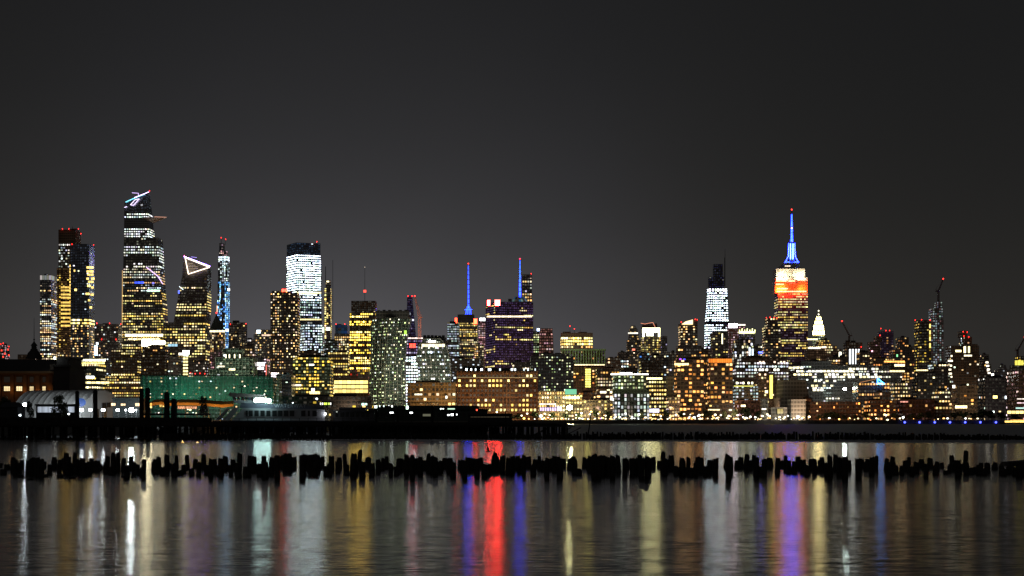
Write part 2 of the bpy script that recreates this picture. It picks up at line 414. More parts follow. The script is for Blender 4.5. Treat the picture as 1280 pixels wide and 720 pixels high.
bld('residential_tower', 'skinny unfinished supertall with blue-lit lower floors and white-lit top', 3700,
    [T(271.5, 287, 375, win=W(2.0, 2.6, .85, 'blue', 1.2, 'v', fx=.5, fz=.8)), T(272, 287, 352, win=W(2.2, 2.6, .6, 'blue', 1.1, 'v', fx=.5, fz=.8)), T(272.5, 286.6, 326, win=W(2.2, 2.4, .8, 'cool', .75, 'v', fx=.6, fz=.7)),
     T(273, 286.6, 320, win=W(2.2, 2.6, .95, 'cool', 1.5, 'f', fx=.8, fz=.7)), T(273.5, 284.5, 313, win=W(2.2, 2.6, .5, 'pink', .6)), T(274, 281, 304, win=W(3, 4, .2, 'pink', .3))],
    None, 'navy', D=22, mast=[(276.5, 306, 297.5, .4, .25, STEEL), (281.5, 306, 299, .3, .2, STEEL)], roof=0, beacons=[(276.5, 297), (282, 299)],
    extra=lambda r, d, pm: [sign(r, 284.5, 287.4, 360.5, 363.5, d, (1, 1, .95), 3), sign(r, 281.5, 286, 411, 414.5, d, (.6, .8, 1), 2), sign(r, 270.6, 272.2, 382, 390, d, (1, .55, .3), .8)])
def pyramid(r, d, pm):
    a = [P(261.5, 412.5, d-2), P(281, 412.5, d-2), P(281, 412.5, d+26), P(261.5, 412.5, d+26)]; t = P(270.7, 392, d+12)
    m = MB()
    for i in range(4): m.poly([a[i], a[(i+1) % 4], t])
    m.build('roof', mat('copper_roof', (.10, .12, .10), .6), r)
    sign(r, 262, 281, 413, 415.2, d, (1, .85, .5), 1.6, nx=5)
    m = MB(); p = P(270.5, 391, d+12); m.ball(p, pm*.9, 6); m.build('beacon_light', RED, r)
bld('office_tower', 'brown tower under a dark pyramid roof with a lit cornice', 2950,
    [T(258, 283.5, 440, win=W(2.5, 3, .3, 'pink', .6, dim=.3)), T(260.5, 282, 413, win=W(2.3, 2.8, .35, 'warm', .7, 'v', fz=.8, dim=.4))], None, 'pink', extra=pyramid, roof=0)
bld('office_tower', 'plain dark tower with red corner lights right of the skinny supertall', 3050,
    [T(286, 309, 403)], W(2.5, 2.8, .18, 'warm', .8, dim=.3), 'grey', beacons=[(288, 405), (307.5, 404.5)])
bld('office_block', 'black stepped building with few lights in front of the red-cornered dark tower', 2700,
    [T(286, 306, 430), T(291, 302, 418)], W(2.5, 3, .2, 'yel', .7), 'dark')
bld('office_tower', 'blocky tower with one white rooftop sign left of the dark speckled apartment tower', 2900,
    [T(317, 342, 418), T(319, 341, 412)], W(2.6, 3, .28, 'warm', .8, dim=.3), 'grey', roof=0,
    extra=lambda r, d, pm: [sign(r, 320.5, 326, 412.5, 416.5, d, (.75, .9, 1), 2.6), sign(r, 327, 340, 418, 420, d, (1, .7, .5), .9, nx=4)])
bld('apartment_tower', 'dark slab tower speckled with small amber windows left of the white-lit skyscraper', 2100,
    [T(338, 375, 366), T(340, 366, 363.5)], [W(2.9, 3.4, .38, 'warm', 1.25, fx=.5, fz=.42, dim=.15)], 'dark', beacons=[(354, 363), (356, 362.5), (358, 363)], nmax=50, amin=2.2, roof=0, D=26,
    extra=lambda r, d, pm: sign(r, 352, 359, 361.5, 364.5, d, (1, .02, .01), 22, nx=2))
bld('skyscraper', 'bright white glass skyscraper with a dark unlit top, tallest of the centre left', 2800,
    [T(373, 403.5, 432, win=W(3, 3.3, .75, 'cool', 1.1, 'f', fz=.5)), T(373, 403, 405, win=W(3.0, 3.4, .8, 'cool', 1.0, 'f', fz=.42)), T(360, 402.5, 398, win=W(4, 3, .2, 'cool', .6)),
     T(358.5, 402, 376, win=W(3, 3.1, .85, 'cool', 1.0, 'o', fz=.5, dim=.4, dimc=(.06, .08, .12))), T(358.5, 401.5, 363, win=W(2.6, 3.1, .95, 'cool', 3.2, 'f', fz=.36, fx=.7)), T(358.5, 401.2, 317.5, win=W(2.6, 3.0, .97, 'cool', 4.6, 'f', fx=.7, fz=.36)),
     T(358.5, 400.5, 303, win=W(3, 3.2, .02, 'cool', .8, dim=.6, dimc=(.012, .022, .04)))],
    None, 'navy', split=.28, th=1.2, roof=0, beacons=[(396, 302)],
    extra=lambda r, d, pm: [sign(r, 371, 401.5, 365, 367, d-10, (1, .85, .45), 1.5, nx=9), sign(r, 374, 402, 398.5, 400.2, d-10, (1, .8, .35), 1.1, nx=9)])
bld('residential_tower', 'narrow unlit-topped tower under construction right of the white-lit skyscraper', 3300,
    [T(404, 415, 424, win=W(2.4, 3, .4, 'wht', .8)), T(405.5, 414.5, 360, win=W(2.2, 2.6, .6, 'yel', 1.0, 'v', fx=.7, fz=.7)), T(407, 414, 350, win=W(2.2, 3, .2, 'warm', .6))],
    None, 'grey', D=20, roof=0, mast=[(407, 352, 333, .5, .4, STEEL), (416, 400, 325, .35, .25, STEEL)],
    extra=lambda r, d, pm: [sign(r, 408, 411.5, 351, 352.8, d, (1, .85, .5), 1.6), sign(r, 403, 405.2, 409, 416, d, (.7, 1, .7), 1.6), sign(r, 407.5, 413, 409, 413, d, (.95, 1, .85), 1.6)])
bld('office_tower', 'squat tower with a dim blue lit top between the narrow tower and the gold tower', 2800,
    [T(416, 438, 432, win=W(2.6, 3, .5, 'yel', .9)), T(418, 438, 417, win=W(2.6, 3, .45, 'warm', .9, 'o')), T(419, 436, 406, win=W(4, 4, .9, 'blue', .035, 'f', fx=.95, fz=.9))], None, 'grey', beacons=[(420, 405), (431, 405)])
bld('office_block', 'pale green lit block at the foot of the narrow tower under construction', 2500, [T(405, 424, 426)], W(2.6, 3, .4, 'cool', .45, dim=.4), 'green', roof=2)
def gold_ant(r, d, pm):
    m = MB(); m.bar(P(456, 389, d+8), P(456, 334, d+8), .35*pm, .18*pm, 5); m.build('mast', STEEL, r)
    sign(r, 454.3, 457.8, 362.5, 365.5, d+4, (1, .06, .04), 2.2, 'beacon_light'); m = MB(); m.ball(P(456, 334, d+8), pm*.6, 6); m.build('beacon_light', lamp_mat('lamp_dim', (1, .8, .6), .7), r)
bld('office_tower', 'gold-lit stepped tower with a thin tall antenna and unlit mesh crown', 2400,
    [T(432, 468, 462, win=W(2.7, 3.2, .4, 'gold', 1.1, 'o')), T(437, 471, 391, win=W(2.7, 3.2, .8, 'gold', 2.8, 'o', fz=.55)), T(439, 471, 376, win=W(2.3, 2.6, .04, 'warm', .5, dim=.6, dimc=(.035, .035, .03)))],
    None, 'brown', roof=0, beacons=[], extra=gold_ant, nmax=40)
bld('office_block', 'dark low block with a few red lights below the gold-lit tower', 2050, [T(420, 462, 470), T(437, 447, 462)], W(3, 3.4, .12, 'red', .7, dim=.2), 'brown')
# far, behind the twisting tower and the crane
bld('skyscraper', 'faint blue tapering skyscraper with twin red tip lights behind the tower crane', 3900,
    [T(506, 524, 430, tl=507, tr=522), T(507.5, 521, 370, tl=509, tr=515.5, win=W(2.2, 3, .25, 'pur', .1, dim=.8, dimc=(.03, .03, .06)))], W(2.6, 3, .3, 'pur', .2, dim=.5, dimc=(.06, .04, .08)), 'purple', roof=0,
    beacons=[(510, 370), (515, 370)], extra=lambda r, d, pm: [sign(r, 510.8, 512.8, 391, 393.5, d-2, (.8, .9, 1), 1.6), sign(r, 515, 517.5, 399, 401, d-2, (.9, .9, 1), 1)])
bld('office_block', 'purple-lit broad block carrying a small red sign below the crane', 2900,
    [T(508, 532, 421)], W(3, 3.6, .45, 'pur', .5, 'o', dim=.6, dimc=(.10, .05, .12)), 'purple',
    extra=lambda r, d, pm: [sign(r, 512, 519.5, 429.5, 434.5, d-3, (1, .02, .01), 10, nx=2, gap=.12), sign(r, 510, 530, 422, 423.5, d-3, (1, .8, .7), 1.3, nx=5)])
bld('office_block', 'small intensely white-lit block between the two leaning towers', 1900,
    [T(507, 528, 445)], W(3.2, 3.8, .95, 'cool', 3.2, 'f', fz=.45, fx=.6), 'white', nmax=30)
# --- green-lit block and what stands above it
bld('office_block', 'dark block full of scattered yellow windows left of the very bright rooftop panel', 2050,
    [T(128, 182, 470), T(139, 178, 437)], W(3, 3.3, .48, 'yel', 1.0, 'o', fz=.45), 'brown', nmax=50,
    extra=lambda r, d, pm: [sign(r, 156, 204, 417.5, 420.5, 2640, (1, .9, .55), 2.4, nx=6), sign(r, 160, 200, 423, 424.5, 2640, (1, .85, .5), 1.5, nx=7)])
bld('office_block', 'broad dark apartment block topped by one very bright white panel', 1900,
    [T(176, 263, 450), T(178, 213, 433)], W(3.2, 3.6, .13, 'warm', 1.2, fx=.6, fz=.45, dim=.12), 'brown', nmax=40,
    extra=lambda r, d, pm: [sign(r, 177, 190, 424.5, 433, d+30, (1, .88, .55), 30, nx=1), sign(r, 190.5, 206.5, 426, 430.5, d+30, (1, .9, .65), 8, nx=4), sign(r, 210, 222, 430, 433, d+20, (.4, .7, .9), .7, nx=3),
                            sign(r, 228, 237, 438, 443, d-4, (.9, 1, .85), 2.5, nx=2), sign(r, 228.5, 235.5, 443, 445, d-4, (.9, 1, .8), 2.5)] +
                           [sign(r, 228.5, 235, y, y+2.2, d-4, (1, .85, .35), 1.5, 'window', nx=2) for y in range(447, 476, 4)] +
                           [sign(r, 211, 217, 451.5, 453.5, d-4, (.85, .95, 1), 1.8), sign(r, 223, 230, 441, 444, d+25, (1, .95, .8), 1.5)])
bld('hotel', 'slate mid-rise with pale gabled top left of the bright window column', 1850, [T(210, 229, 446)], W(3, 3.4, .15, 'mix', .8, dim=.4), 'grey')
bld('apartment_block', 'dark block with a red lamp row between window column and scaffolded building', 1840, [T(236, 262, 452)], W(3, 3.4, .18, 'mix', .8, dim=.3), 'dark', beacons=[(238, 466), (244, 467), (250, 466.5), (256, 467)])
def scrim():
    m = mat('pleated_screen', (.4, .62, .5), .8, noise=.6, nscale=.02); nt = m.node_tree
    if 'Mix Shader' not in nt.nodes:
        mx = nt.nodes.new('ShaderNodeMixShader'); tr = nt.nodes.new('ShaderNodeBsdfTransparent'); mx.inputs[0].default_value = .6
        nt.links.new(nt.nodes['Principled BSDF'].outputs[0], mx.inputs[1]); nt.links.new(tr.outputs[0], mx.inputs[2]); nt.links.new(mx.outputs[0], nt.nodes['Material Output'].inputs[0])
    return m
def green_hall(r, d, pm):
    m = MB(); xs = [175 + 3.4*i for i in range(int((352-175)/3.4)+1)]
    for i, (a, b) in enumerate(zip(xs, xs[1:])):       # hanging pleats
        da = d-3-(3 if i % 2 else 0)-2.5*math.sin(i*.55); db = d-3-(0 if i % 2 else 3)-2.5*math.sin((i+1)*.55)
        m.quad(P(a, 505, da), P(b, 505, db), P(b, 470, db), P(a, 470, da))
    m.build('curtain', scrim(), r)
    rows = MB(); rows.box(X(175, d-8), X(352, d-8), d-8, d-5, Z(470, d), Z(469, d)); rows.build('roof_edge', STEEL, r)
FL = []
for i in range(9):
    FL.append((182+20*i, 503, 26, U(250, 1700)*(1 if i < 4 else .5 if i < 8 else .25), (.05, 1, .62), 14, 2, 182+20*i+U(-4, 4), 482))
bld('exhibition_hall', 'long waterfront hall screened in green-floodlit pleated curtains', 1560,
    [T(175, 352, 471)], W(3.6, 4, .12, 'mix', 1.3, 'r', fx=.5, fz=.4, dim=.6, dimc=(.05, .08, .065)), 'grey', D=60, roof=0, extra=green_hall, floods=FL)
bld('apartment_block', 'scaffolded building of pale grid bays standing over the green-lit hall', 1620,
    [T(262, 318, 462), T(270, 318, 447), T(279, 305, 436)], W(4.4, 4.6, .16, 'grn', .9, 'r', fx=.7, fz=.45, dim=.8, dimc=(.05, .08, .05)), 'green', D=30, roof=0, frame=(4.4, 4.6, .35, 3, FRAME_L),
    floods=[(275, 470, 40, 2600, (.75, 1, .7), 12, 2, 275, 455), (305, 470, 40, 2600, (.75, 1, .7), 12, 2, 305, 455)],
    extra=lambda r, d, pm: [sign(r, a, a+1.5, 443, 447.5, d-6, (1, .9, .55), 2.4, 'lamp') for a in (281.5, 286, 292.5, 299)] + [sign(r, 286, 294, 460.5, 463, d-6, (1, .8, .4), 2, 'window', nx=3), sign(r, 272, 281, 457, 459, d-6, (1, .9, .6), 1, 'window', nx=3)])
bld('office_block', 'low dark block behind the green hall with two glaring white entrances', 1780,
    [T(314, 350, 470), T(316, 338, 448)], W(3.4, 4, .25, 'pink', 1.3, 'r', dim=.3), 'navy', roof=2,
    extra=lambda r, d, pm: [sign(r, 319, 331, 453, 457.5, d-3, (1, .9, .9), 3.4, nx=3), sign(r, 321, 330, 459, 462, d-3, (1, .88, .88), 2.2, nx=3), sign(r, 339, 346.5, 466, 476, d-3, (1, .85, .9), 2.8, nx=3), sign(r, 332, 333.5, 456, 470, d-3, (1, .2, .15), .7)])
bld('warehouse', 'unlit slate-blue block between the green-lit hall and the glassy apartments', 1640, [T(345, 369, 468)], W(4, 4, .07, 'mix', .8, dim=.1), 'navy', roof=2)
bld('apartment_block', 'greenish glass apartment block with a cluttered dark roof below the white-lit skyscraper', 1680,
    [T(366, 416, 450), T(368, 414, 446)], [W(3.4, 4.2, .48, 'gold', 1.2, 'r', fx=.7, fz=.5, dim=.8, dimc=(.05, .06, .035))], 'green', nmax=60, roof=5,
    extra=lambda r, d, pm: [sign(r, 369, 377, 480.5, 482.5, d-3, (1, .8, .5), 2), sign(r, 389, 393.5, 485.5, 489, d-3, (1, .95, .8), 3.2), sign(r, 387, 400, 489.5, 492.5, d-3, (1, .7, .25), 2, nx=4), sign(r, 386, 393, 455, 457, d-3, (1, .95, .8), 2)])
bld('restaurant_pier', 'low pier building with three glowing yellow floors', 1600,
    [T(416, 461, 493, tl=416.5, tr=461), T(418, 461, 474)], None, 'tan', D=30, roof=0,
    extra=lambda r, d, pm: [sign(r, 417+k*.3, 460, y, y+4.2, d-2, (1, .74, .22), 1.0+.25*k, 'window', nx=8, gap=.06) for k, y in enumerate((486.8, 481.2, 475.6))])
bld('pier_shed', 'long low dark shed in front of the glass apartments and yellow pier building', 1560, [T(348, 466, 495.5)], W(6, 5, .1, 'gold', 1, dim=0), 'dark', D=20)
# two leaning towers
bld('apartment_tower', 'leaning white-framed tower with a dark cap, larger of the twin twisting towers', 1720,
    [T(461, 507.5, 455, tl=462.5, tr=505.5), T(462.5, 505.5, 420, tl=463.5, tr=509), T(463.5, 509, 397, tl=464.5, tr=514)], W(3.1, 4.2, .36, 'grn', 1.3, 'r', fx=.5, fz=.36, dim=.5, dimc=(.05, .07, .05)), 'green', split=.44, th=1.0, nmax=70, amin=4, roof=0,
    frame=(6.2, 4.2, .26, 1.2, FRAME_L),
    floods=[(468, 502, 60, 4200, (.9, 1, .65), 14, 3, 478, 470), (500, 502, 60, 4200, (.9, 1, .7), 14, 3, 497, 460), (486, 470, 90, 1500, (.9, 1, .75), 14, 3, 488, 420)],
    extra=lambda r, d, pm: [dark_cap(r, d, 469, 510, 398, 388), sign(r, 505, 508.5, 413, 418, d-3, (.45, .8, .1), 1.0, 'window')])
bld('apartment_tower', 'shorter barrel-sided white-framed twin tower with lit top floor', 1730,
    [T(527, 564, 462, tl=522, tr=564), T(522, 564, 443, tl=521, tr=562), T(521, 562, 432, tl=523.5, tr=558.5), T(523.5, 558.5, 426, tl=528, tr=554), T(528, 554, 423, tl=533, tr=550)], [W(3, 4.6, .4, 'wht', 1.4, 'r', fx=.55, fz=.4, dim=.6, dimc=(.06, .06, .05))], 'green', nmax=60, amin=4, roof=0, D=34,
    frame=(6, 4.6, .26, .8, FRAME_L),
    floods=[(535, 470, 60, 11000, (1, .98, .8), 14, 3, 540, 450)],
    extra=lambda r, d, pm: [dark_cap(r, d, 528, 556, 424.5, 420.5), sign(r, 527, 556, 430, 433.5, d-2, (1, .8, .45), 1.6, 'window', nx=7), sign(r, 535, 545, 425.5, 428, d-2, (1, 1, .85), 2.6, 'window', nx=3)])
bld('warehouse', 'long tan low-rise bathed in amber light below the shorter leaning tower', 1590,
    [T(509, 571, 478)], W(5, 6, .12, 'warm', 1.2, dim=.2), 'tan', D=30, roof=2,
    floods=[(520, 502, 30, 1500, (1, .52, .13), 10, 2, 520, 488), (540, 502, 30, 1700, (1, .52, .13), 10, 2, 540, 488), (560, 502, 30, 2600, (1, .52, .13), 10, 2, 561, 486)],
    extra=lambda r, d, pm: [sign(r, 518, 528, 492, 494, d-3, (1, .9, .6), 1.4, 'window', nx=3), sign(r, 557, 559, 495, 498, d-3, (1, 1, .85), 3, 'lamp')])
# --- centre
def spire(px, y0, y1, d, w0, w1, led=None):
    def f(r, dd, pm):
        m = MB(); n = 9; seg = []
        for k in range(n):
            a = y0 + (y1-y0)*k/n; b = y0 + (y1-y0)*(k+.82)/n
            m.bar(P(px, a, d), P(px, b, d), pm*(w0+(w1-w0)*k/n), pm*(w0+(w1-w0)*(k+1)/n), 6)
        m.build('spire', led or BLUE_LED, r)
        m = MB(); m.bar(P(px, y0+2, d+1), P(px, y1-1, d+1), pm*w0*.5, pm*.25, 5); m.build('spire_core', STEEL, r)
        m = MB(); m.ball(P(px, y1-1.5, d), pm*.8, 6); m.build('beacon_light', RED, r)
    return f
def t4(r, d, pm):
    spire(585.5, 385, 331, d+6, .9, .3, lamp_mat('blue_led_soft', (.006, .03, 1), 12))(r, d, pm)
    m = MB()
    for s in (-3.5, -1.2, 1.2, 3.5): m.bar(P(585.5+s, 393, d+5), P(585.5+s*.35, 383, d+5), pm*.35)
    m.bar(P(581, 387, d+5), P(590, 387, d+5), pm*.4); m.build('spire_base', BLUE_LED, r)
    sign(r, 568.5, 571.5, 397.5, 403.5, d-2, (1, .03, .01), 14, nx=1); sign(r, 592, 596.5, 398.5, 405, d-2, (1, .03, .01), 26, nx=1)
bld('skyscraper', 'office tower with red rooftop signs under the left-hand blue spire', 3700,
    [T(559, 597, 455), T(559, 597, 403, win=W(2.2, 2.6, .7, 'yel', .6, 'o', fz=.5)), T(572, 593, 393, win=None)], W(2.3, 2.6, .4, 'yel', .5, 'o', dim=.2), 'grey', roof=0, extra=t4, nmax=20, amin=3)
bld('office_tower', 'slim white-banded tower joined to the left of the red-signed tower', 3600, [T(559, 574, 404)], W(2.4, 3.0, .8, 'cool', .45, 'o', fz=.5), 'grey')
bld('office_tower', 'pinkish tower with a white roof light between the red-signed tower and the dark purple slab', 3300,
    [T(592, 608, 440), T(598, 607, 401)], W(2.4, 2.8, .5, 'pink', .5, 'o', dim=.6, dimc=(.14, .06, .07)), 'pink', roof=0, extra=lambda r, d, pm: sign(r, 599.5, 606.5, 397.5, 401, d-2, (.95, 1, 1), 6, nx=2))
bld('office_block', 'small stone block with a gold window grid left of the dark purple slab', 3000, [T(593, 605, 430)], W(2.3, 2.6, .6, 'warm', .7, dim=.3), 'stone')
bld('skyscraper', 'wide dark purple slab tower with two glaring red signs on its roof edge', 2900,
    [T(607, 666.5, 377)], [W(2.6, 3.05, .13, 'yel', .9, 'o', fz=.42, dim=.85, dimc=(.04, .022, .065)), ], 'purple', split=.2, th=1.3, roof=0, nmax=50, amin=3,
    extra=lambda r, d, pm: [sign(r, 609, 612.8, 375, 382, d-12, (1, .025, .02), 100), sign(r, 618.3, 625.3, 375, 382, d-12, (1, .025, .02), 120), sign(r, 609, 665, 394.6, 396.6, d-12, (1, .8, .5), 1.5, 'window', nx=24),
                            sign(r, 635, 640, 373.5, 377, d+10, (.02, .02, .02), .1, 'roof_house')] )
def bofa(r, d, pm):
    spire(650, 375, 325, d+5, 1.3, .4)(r, d, pm)
bld('skyscraper', 'faceted glass tower holding up the right-hand blue spire behind the purple slab', 3750,
    [T(638, 662, 377), T(640, 660, 371, tl=643, tr=655, win=W(2.4, 3, .9, 'blue', .09, 'f', fx=.9, fz=.9))], None, 'navy', roof=0, extra=bofa)
bld('residential_tower', 'slender square tower with open lit floors right behind the right-hand blue spire', 4400,
    [T(652, 665.5, 400, win=W(2.6, 3, .3, 'warm', .5)), T(652.5, 665, 366, win=W(3, 4, .8, 'warm', .9, 'f')), T(652.5, 665, 354, win=W(3, 4, .25, 'wht', .3, dim=.5)), T(652.5, 665, 350, win=W(3, 4, .9, 'warm', .8, 'f')), T(652.5, 665, 343, win=W(3, 3.5, .2, 'warm', .5))],
    None, 'grey', D=20, roof=0, beacons=[(664, 342)])
bld('office_tower', 'yellow-green lit sliver between the purple slab and the pink striped tower', 3100, [T(664, 674, 414)], W(2.4, 3, .6, 'grn', .5, 'o', dim=.4), 'green', roof=0,
    extra=lambda r, d, pm: sign(r, 671, 674.6, 410.5, 413.8, d-3, (.5, .65, 1), 3.2))
bld('office_tower', 'pink stone tower with ledge stripes and splayed shoulders, right of the purple slab', 3200,
    [T(672, 693, 442, tl=673, tr=692), T(673, 692, 416, tl=674, tr=691), T(675, 690.5, 410.5)], [W(3, 3.6, .15, 'pink', .4, 'o', dim=.85, dimc=(.13, .055, .045))], 'pink', roof=0, frame=(7, 8, .25, 1, FRAME_L))
bld('office_tower', 'boxy tan tower with two rows of brilliant windows, behind the columned building', 2800,
    [T(701, 741, 446, win=W(3, 3.4, .3, 'warm', .9)), T(701, 741, 432, win=W(3, 3.2, .4, 'warm', 1, 'o')), T(701, 741, 421, win=W(2.8, 3.6, .95, 'yel', 1.5, 'f', fx=.75, fz=.6)), T(701, 741, 416, win=None)],
    None, 'tan', beacons=[(712.5, 407.5), (718, 411)], roof=1, mast=[(718, 417, 411, .3, .2, STEEL), (712.5, 417, 408, .25, .15, STEEL)], floods=[(708, 440, 60, 2500, (1, .75, .5), 20, 3, 712, 420), (732, 440, 60, 2500, (1, .75, .5), 20, 3, 730, 420)])
def colonnade(r, d, pm):
    m = MB(); m.box(X(700, d), X(757, d), d-8, d-1, Z(438.5, d), Z(436.5, d))
    for k in range(17): x = X(702+k*3.3, d); m.box(x, x+1.3*pm, d-7, d-5, Z(455, d), Z(438.6, d))
    m.box(X(718, d), X(757, d), d-9, d-1, Z(457, d), Z(455, d)); m.build('colonnade', mat('pale_colonnade', (.45, .5, .35), .7), r)
    sign(r, 718, 756, 455.4, 456.7, d-10, (1, .8, .45), 1.4, nx=11)
    for y in range(461, 483, 3): sign(r, 731.5, 738.5, y, y+2.2, d-4, (.95, .85, .18), 1.3, 'window', nx=2)
bld('office_block', 'building crowned by a pale green colonnade above red brick with a yellow-lit stairwell', 2000,
    [T(702, 757, 458, win=W(3.4, 3.8, .12, 'ora', 1.0, 'r', dim=.4, dimc=(.06, .02, .01))), T(703, 756, 438, win=W(3, 4, .1, 'ora', .8, dim=.3, dimc=(.05, .03, .06)))], None, 'brick', roof=0, extra=colonnade,
    floods=[(712, 448, 50, 2200, (.6, .9, .35), 20, 3, 712, 440), (740, 448, 50, 2200, (.7, .9, .35), 20, 3, 742, 440)])
bld('apartment_block', 'flat-topped dark block dotted with yellow-green windows right of the big brick warehouse', 1850,
    [T(663, 717, 445), T(676, 712, 442)], W(3.1, 3.7, .3, 'grn', 1.0, 'r', fx=.5, fz=.42, dim=.3, dimc=(.03, .035, .03)), 'dark', nmax=60, amin=2.2, roof=2, D=30)
def brick_hall(r, d, pm):
    m = MB(); d2 = d-2
    nx = 21
    for i in range(nx+1): x = X(572+99*i/nx, d); m.box(x-.9, x+.9, d-1.2, d, Z(516, d), Z(464, d))
    for j in range(9): z = Z(466+6.1*j, d); m.box(X(571, d), X(672, d), d-.8, d, z-.7, z+.7)
    m.build('brick_pier', wall('brick'), r)
    lit = [(0, .12), (1, .42), (2, .34), (3, .12), (4, .08), (5, .22), (6, .5), (7, .55)]
    for j, p in lit:
        for i in range(nx):
            a = 572+99*(i+.18)/nx; b = 572+99*(i+.82)/nx; y = 468.3+6.1*j
            on = R() < p * (1.3 if (i > 13 or 6 < i < 11 or (i < 5 and j < 4)) else .5)
            c_ = random.choice(PAL['yel']) if on else (1, .72, .5)
            s = U(.8, 2.4) if on else U(.01, .085)
            w_ = MB()
            for q in range(3):
                xa = X(a+(b-a)*q/3+.12, d-.1); xb = X(a+(b-a)*(q+1)/3-.12, d-.1)
                w_.quad((xa, d-.3, Z(y+3.6, d)), (xb, d-.3, Z(y+3.6, d)), (xb, d-.3, Z(y, d)), (xa, d-.3, Z(y, d)), tuple(v*s for v in c_))
            if on: w_.build('window', LIT, r); STAT['win'] += 1
            else: dims.append(w_)
    mm = MB()
    for w_ in dims:
        for f in w_.f: mm.quad(*[w_.v[k] for k in f], w_.c[0])
    tag(mm.build('window_pane', LIT, r), 'unlit windows given a faint glow', kind='stuff')  # panes outside the lit pattern still emit a little
    h = MB(); h.box(X(578, d), X(604, d), d+8, d+20, Z(464, d), Z(457, d)); h.box(X(606, d), X(640, d), d+14, d+24, Z(464, d), Z(459.5, d)); h.build('roof_house', wall('dark'), r)
    for px, w, s in ((583, 2.5, 2.2), (589, 2, 2), (594.5, 1.5, 1.5), (602, 3, 3.4), (612, 4, 3.6), (625, 2, .8), (640, 3, 1.4), (644, 2, 1.2), (655, 1.5, .8), (660, 2, 1), (669, 1.5, .7)): sign(r, px-w/2, px+w/2, 460.6, 463.3, d-2, (.8, .95, 1), s*1.5, 'lamp')
    litbar(r, [(571, 471.5), (672, 472)], d-3, .25, (1, .85, .4), .35)
dims = []
bld('brick_warehouse', 'large red-brown brick warehouse with a regular window grid and white roof lamps', 1600,
    [T(571, 672, 464)], None, 'brick', D=50, roof=0, extra=brick_hall, floods=[(600, 512, 40, 2500, (1, .6, .3), 10, 2, 600, 490), (630, 512, 40, 2500, (1, .6, .3), 10, 2, 630, 490), (655, 512, 40, 2500, (1, .6, .3), 10, 2, 655, 490)])
bld('market_building', 'low tan building with a purple-lit colonnade right of the brick warehouse', 1570,
    [T(673, 706, 489)], W(3.2, 5.2, .8, 'warm', 1.1, 'f', fx=.55, fz=.4), 'tan', roof=0,
    extra=lambda r, d, pm: [sign(r, 675+3*k, 677+3*k, 509.5, 513.5, d-3, (.66, .52, 1), 1.3) for k in range(8)] + [sign(r, 696, 702, 508.5, 513.5, d-4, (.75, .6, 1), 1.5), sign(r, 674, 695, 504.3, 505.8, d-3, (1, .9, .8), 1.2, nx=9)])
bld('office_block', 'pale building with a glowing mint-green rooftop box', 1600,
    [T(702, 728, 493)], W(3.4, 4.4, .5, 'yel', 1.2, 'o'), 'tan', roof=0,
    extra=lambda r, d, pm: [sign(r, 705.5, 721.5, 486.5, 493, d+2, (.3, 1, .6), .42, 'roof_house', nx=1), sign(r, 705, 725, 495.5, 498.5, d-3, (1, .85, .5), 1.7, 'window', nx=4)])
bld('brick_block', 'red brick walk-up with sparse amber windows, left of the one with paired white windows', 1640, [T(724, 746, 490)], W(4, 4.6, .3, 'ora', 1.3), 'brick')
bld('brick_block', 'red brick block with pairs of white-lit windows left of the curved glass building', 1610,
    [T(744, 772, 489), T(746, 768, 486)], W(4.8, 4.8, .38, 'warm', 1.4, fx=.7, fz=.5, dim=.3), 'brick', extra=lambda r, d, pm: [sign(r, 762.5, 767, 497.5, 501, d-3, (1, 1, .85), 3.2, 'window'), sign(r, 750, 758, 489, 491.5, d-3, (1, .9, .6), 2, 'window', nx=2), sign(r, 762.5, 768, 489, 491.5, d-3, (1, .85, .5), 2, 'window', nx=2)])
bld('office_block', 'dark brown block with short rows of amber windows behind the brick walk-ups', 1900, [T(745, 778, 460)], W(3.4, 3.8, .22, 'warm', 1, 'o', dim=.3), 'brown')
bld('office_block', 'plain brown box building with a small flat roof, left behind the bright roof line', 2300, [T(758, 776, 447)], W(3.4, 4, .05, 'warm', .8, dim=.3), 'brown')
bld('office_building', 'faceted glass building with tall white-lit columns under a brilliant white roof line', 1590,
    [T(765, 812, 492, win=W(4.2, 4.8, .8, 'wht', .5, 'v', fx=.6, fz=.75, dim=.3)), T(764, 811, 487, win=None), T(766, 808, 469, win=W(3.6, 5, .6, 'grn', .8, 'r', dim=.4))], None, 'green', roof=0, nmax=60, D=34,
    extra=lambda r, d, pm: [sign(r, 763, 811, 467, 468.6, d-2, (1, .97, .8), 3.2, nx=5), sign(r, 774, 791, 465.6, 467, d-2, (1, 1, .9), 3.5), box_on(r, d+20, 776, 797, 468, 459, 'tan')])
bld('office_block', 'terraced dark block with long bright yellow floor bands right of the faceted glass building', 1640,
    [T(808, 833, 470, win=W(3, 5.2, .8, 'yel', 1.2, 'o', fz=.4, dim=.3)), T(799, 829, 450, win=W(3, 4.4, .25, 'yel', .8, 'o', fz=.4))], None, 'dark', roof=2,
    extra=lambda r, d, pm: [sign(r, 808, 828, 472, 474.3, d-3, (1, .95, .4), 2.6, 'window', nx=3), sign(r, 810, 824, 511, 515.5, d-3, (.8, .75, 1), 1.6, 'window', nx=5)])
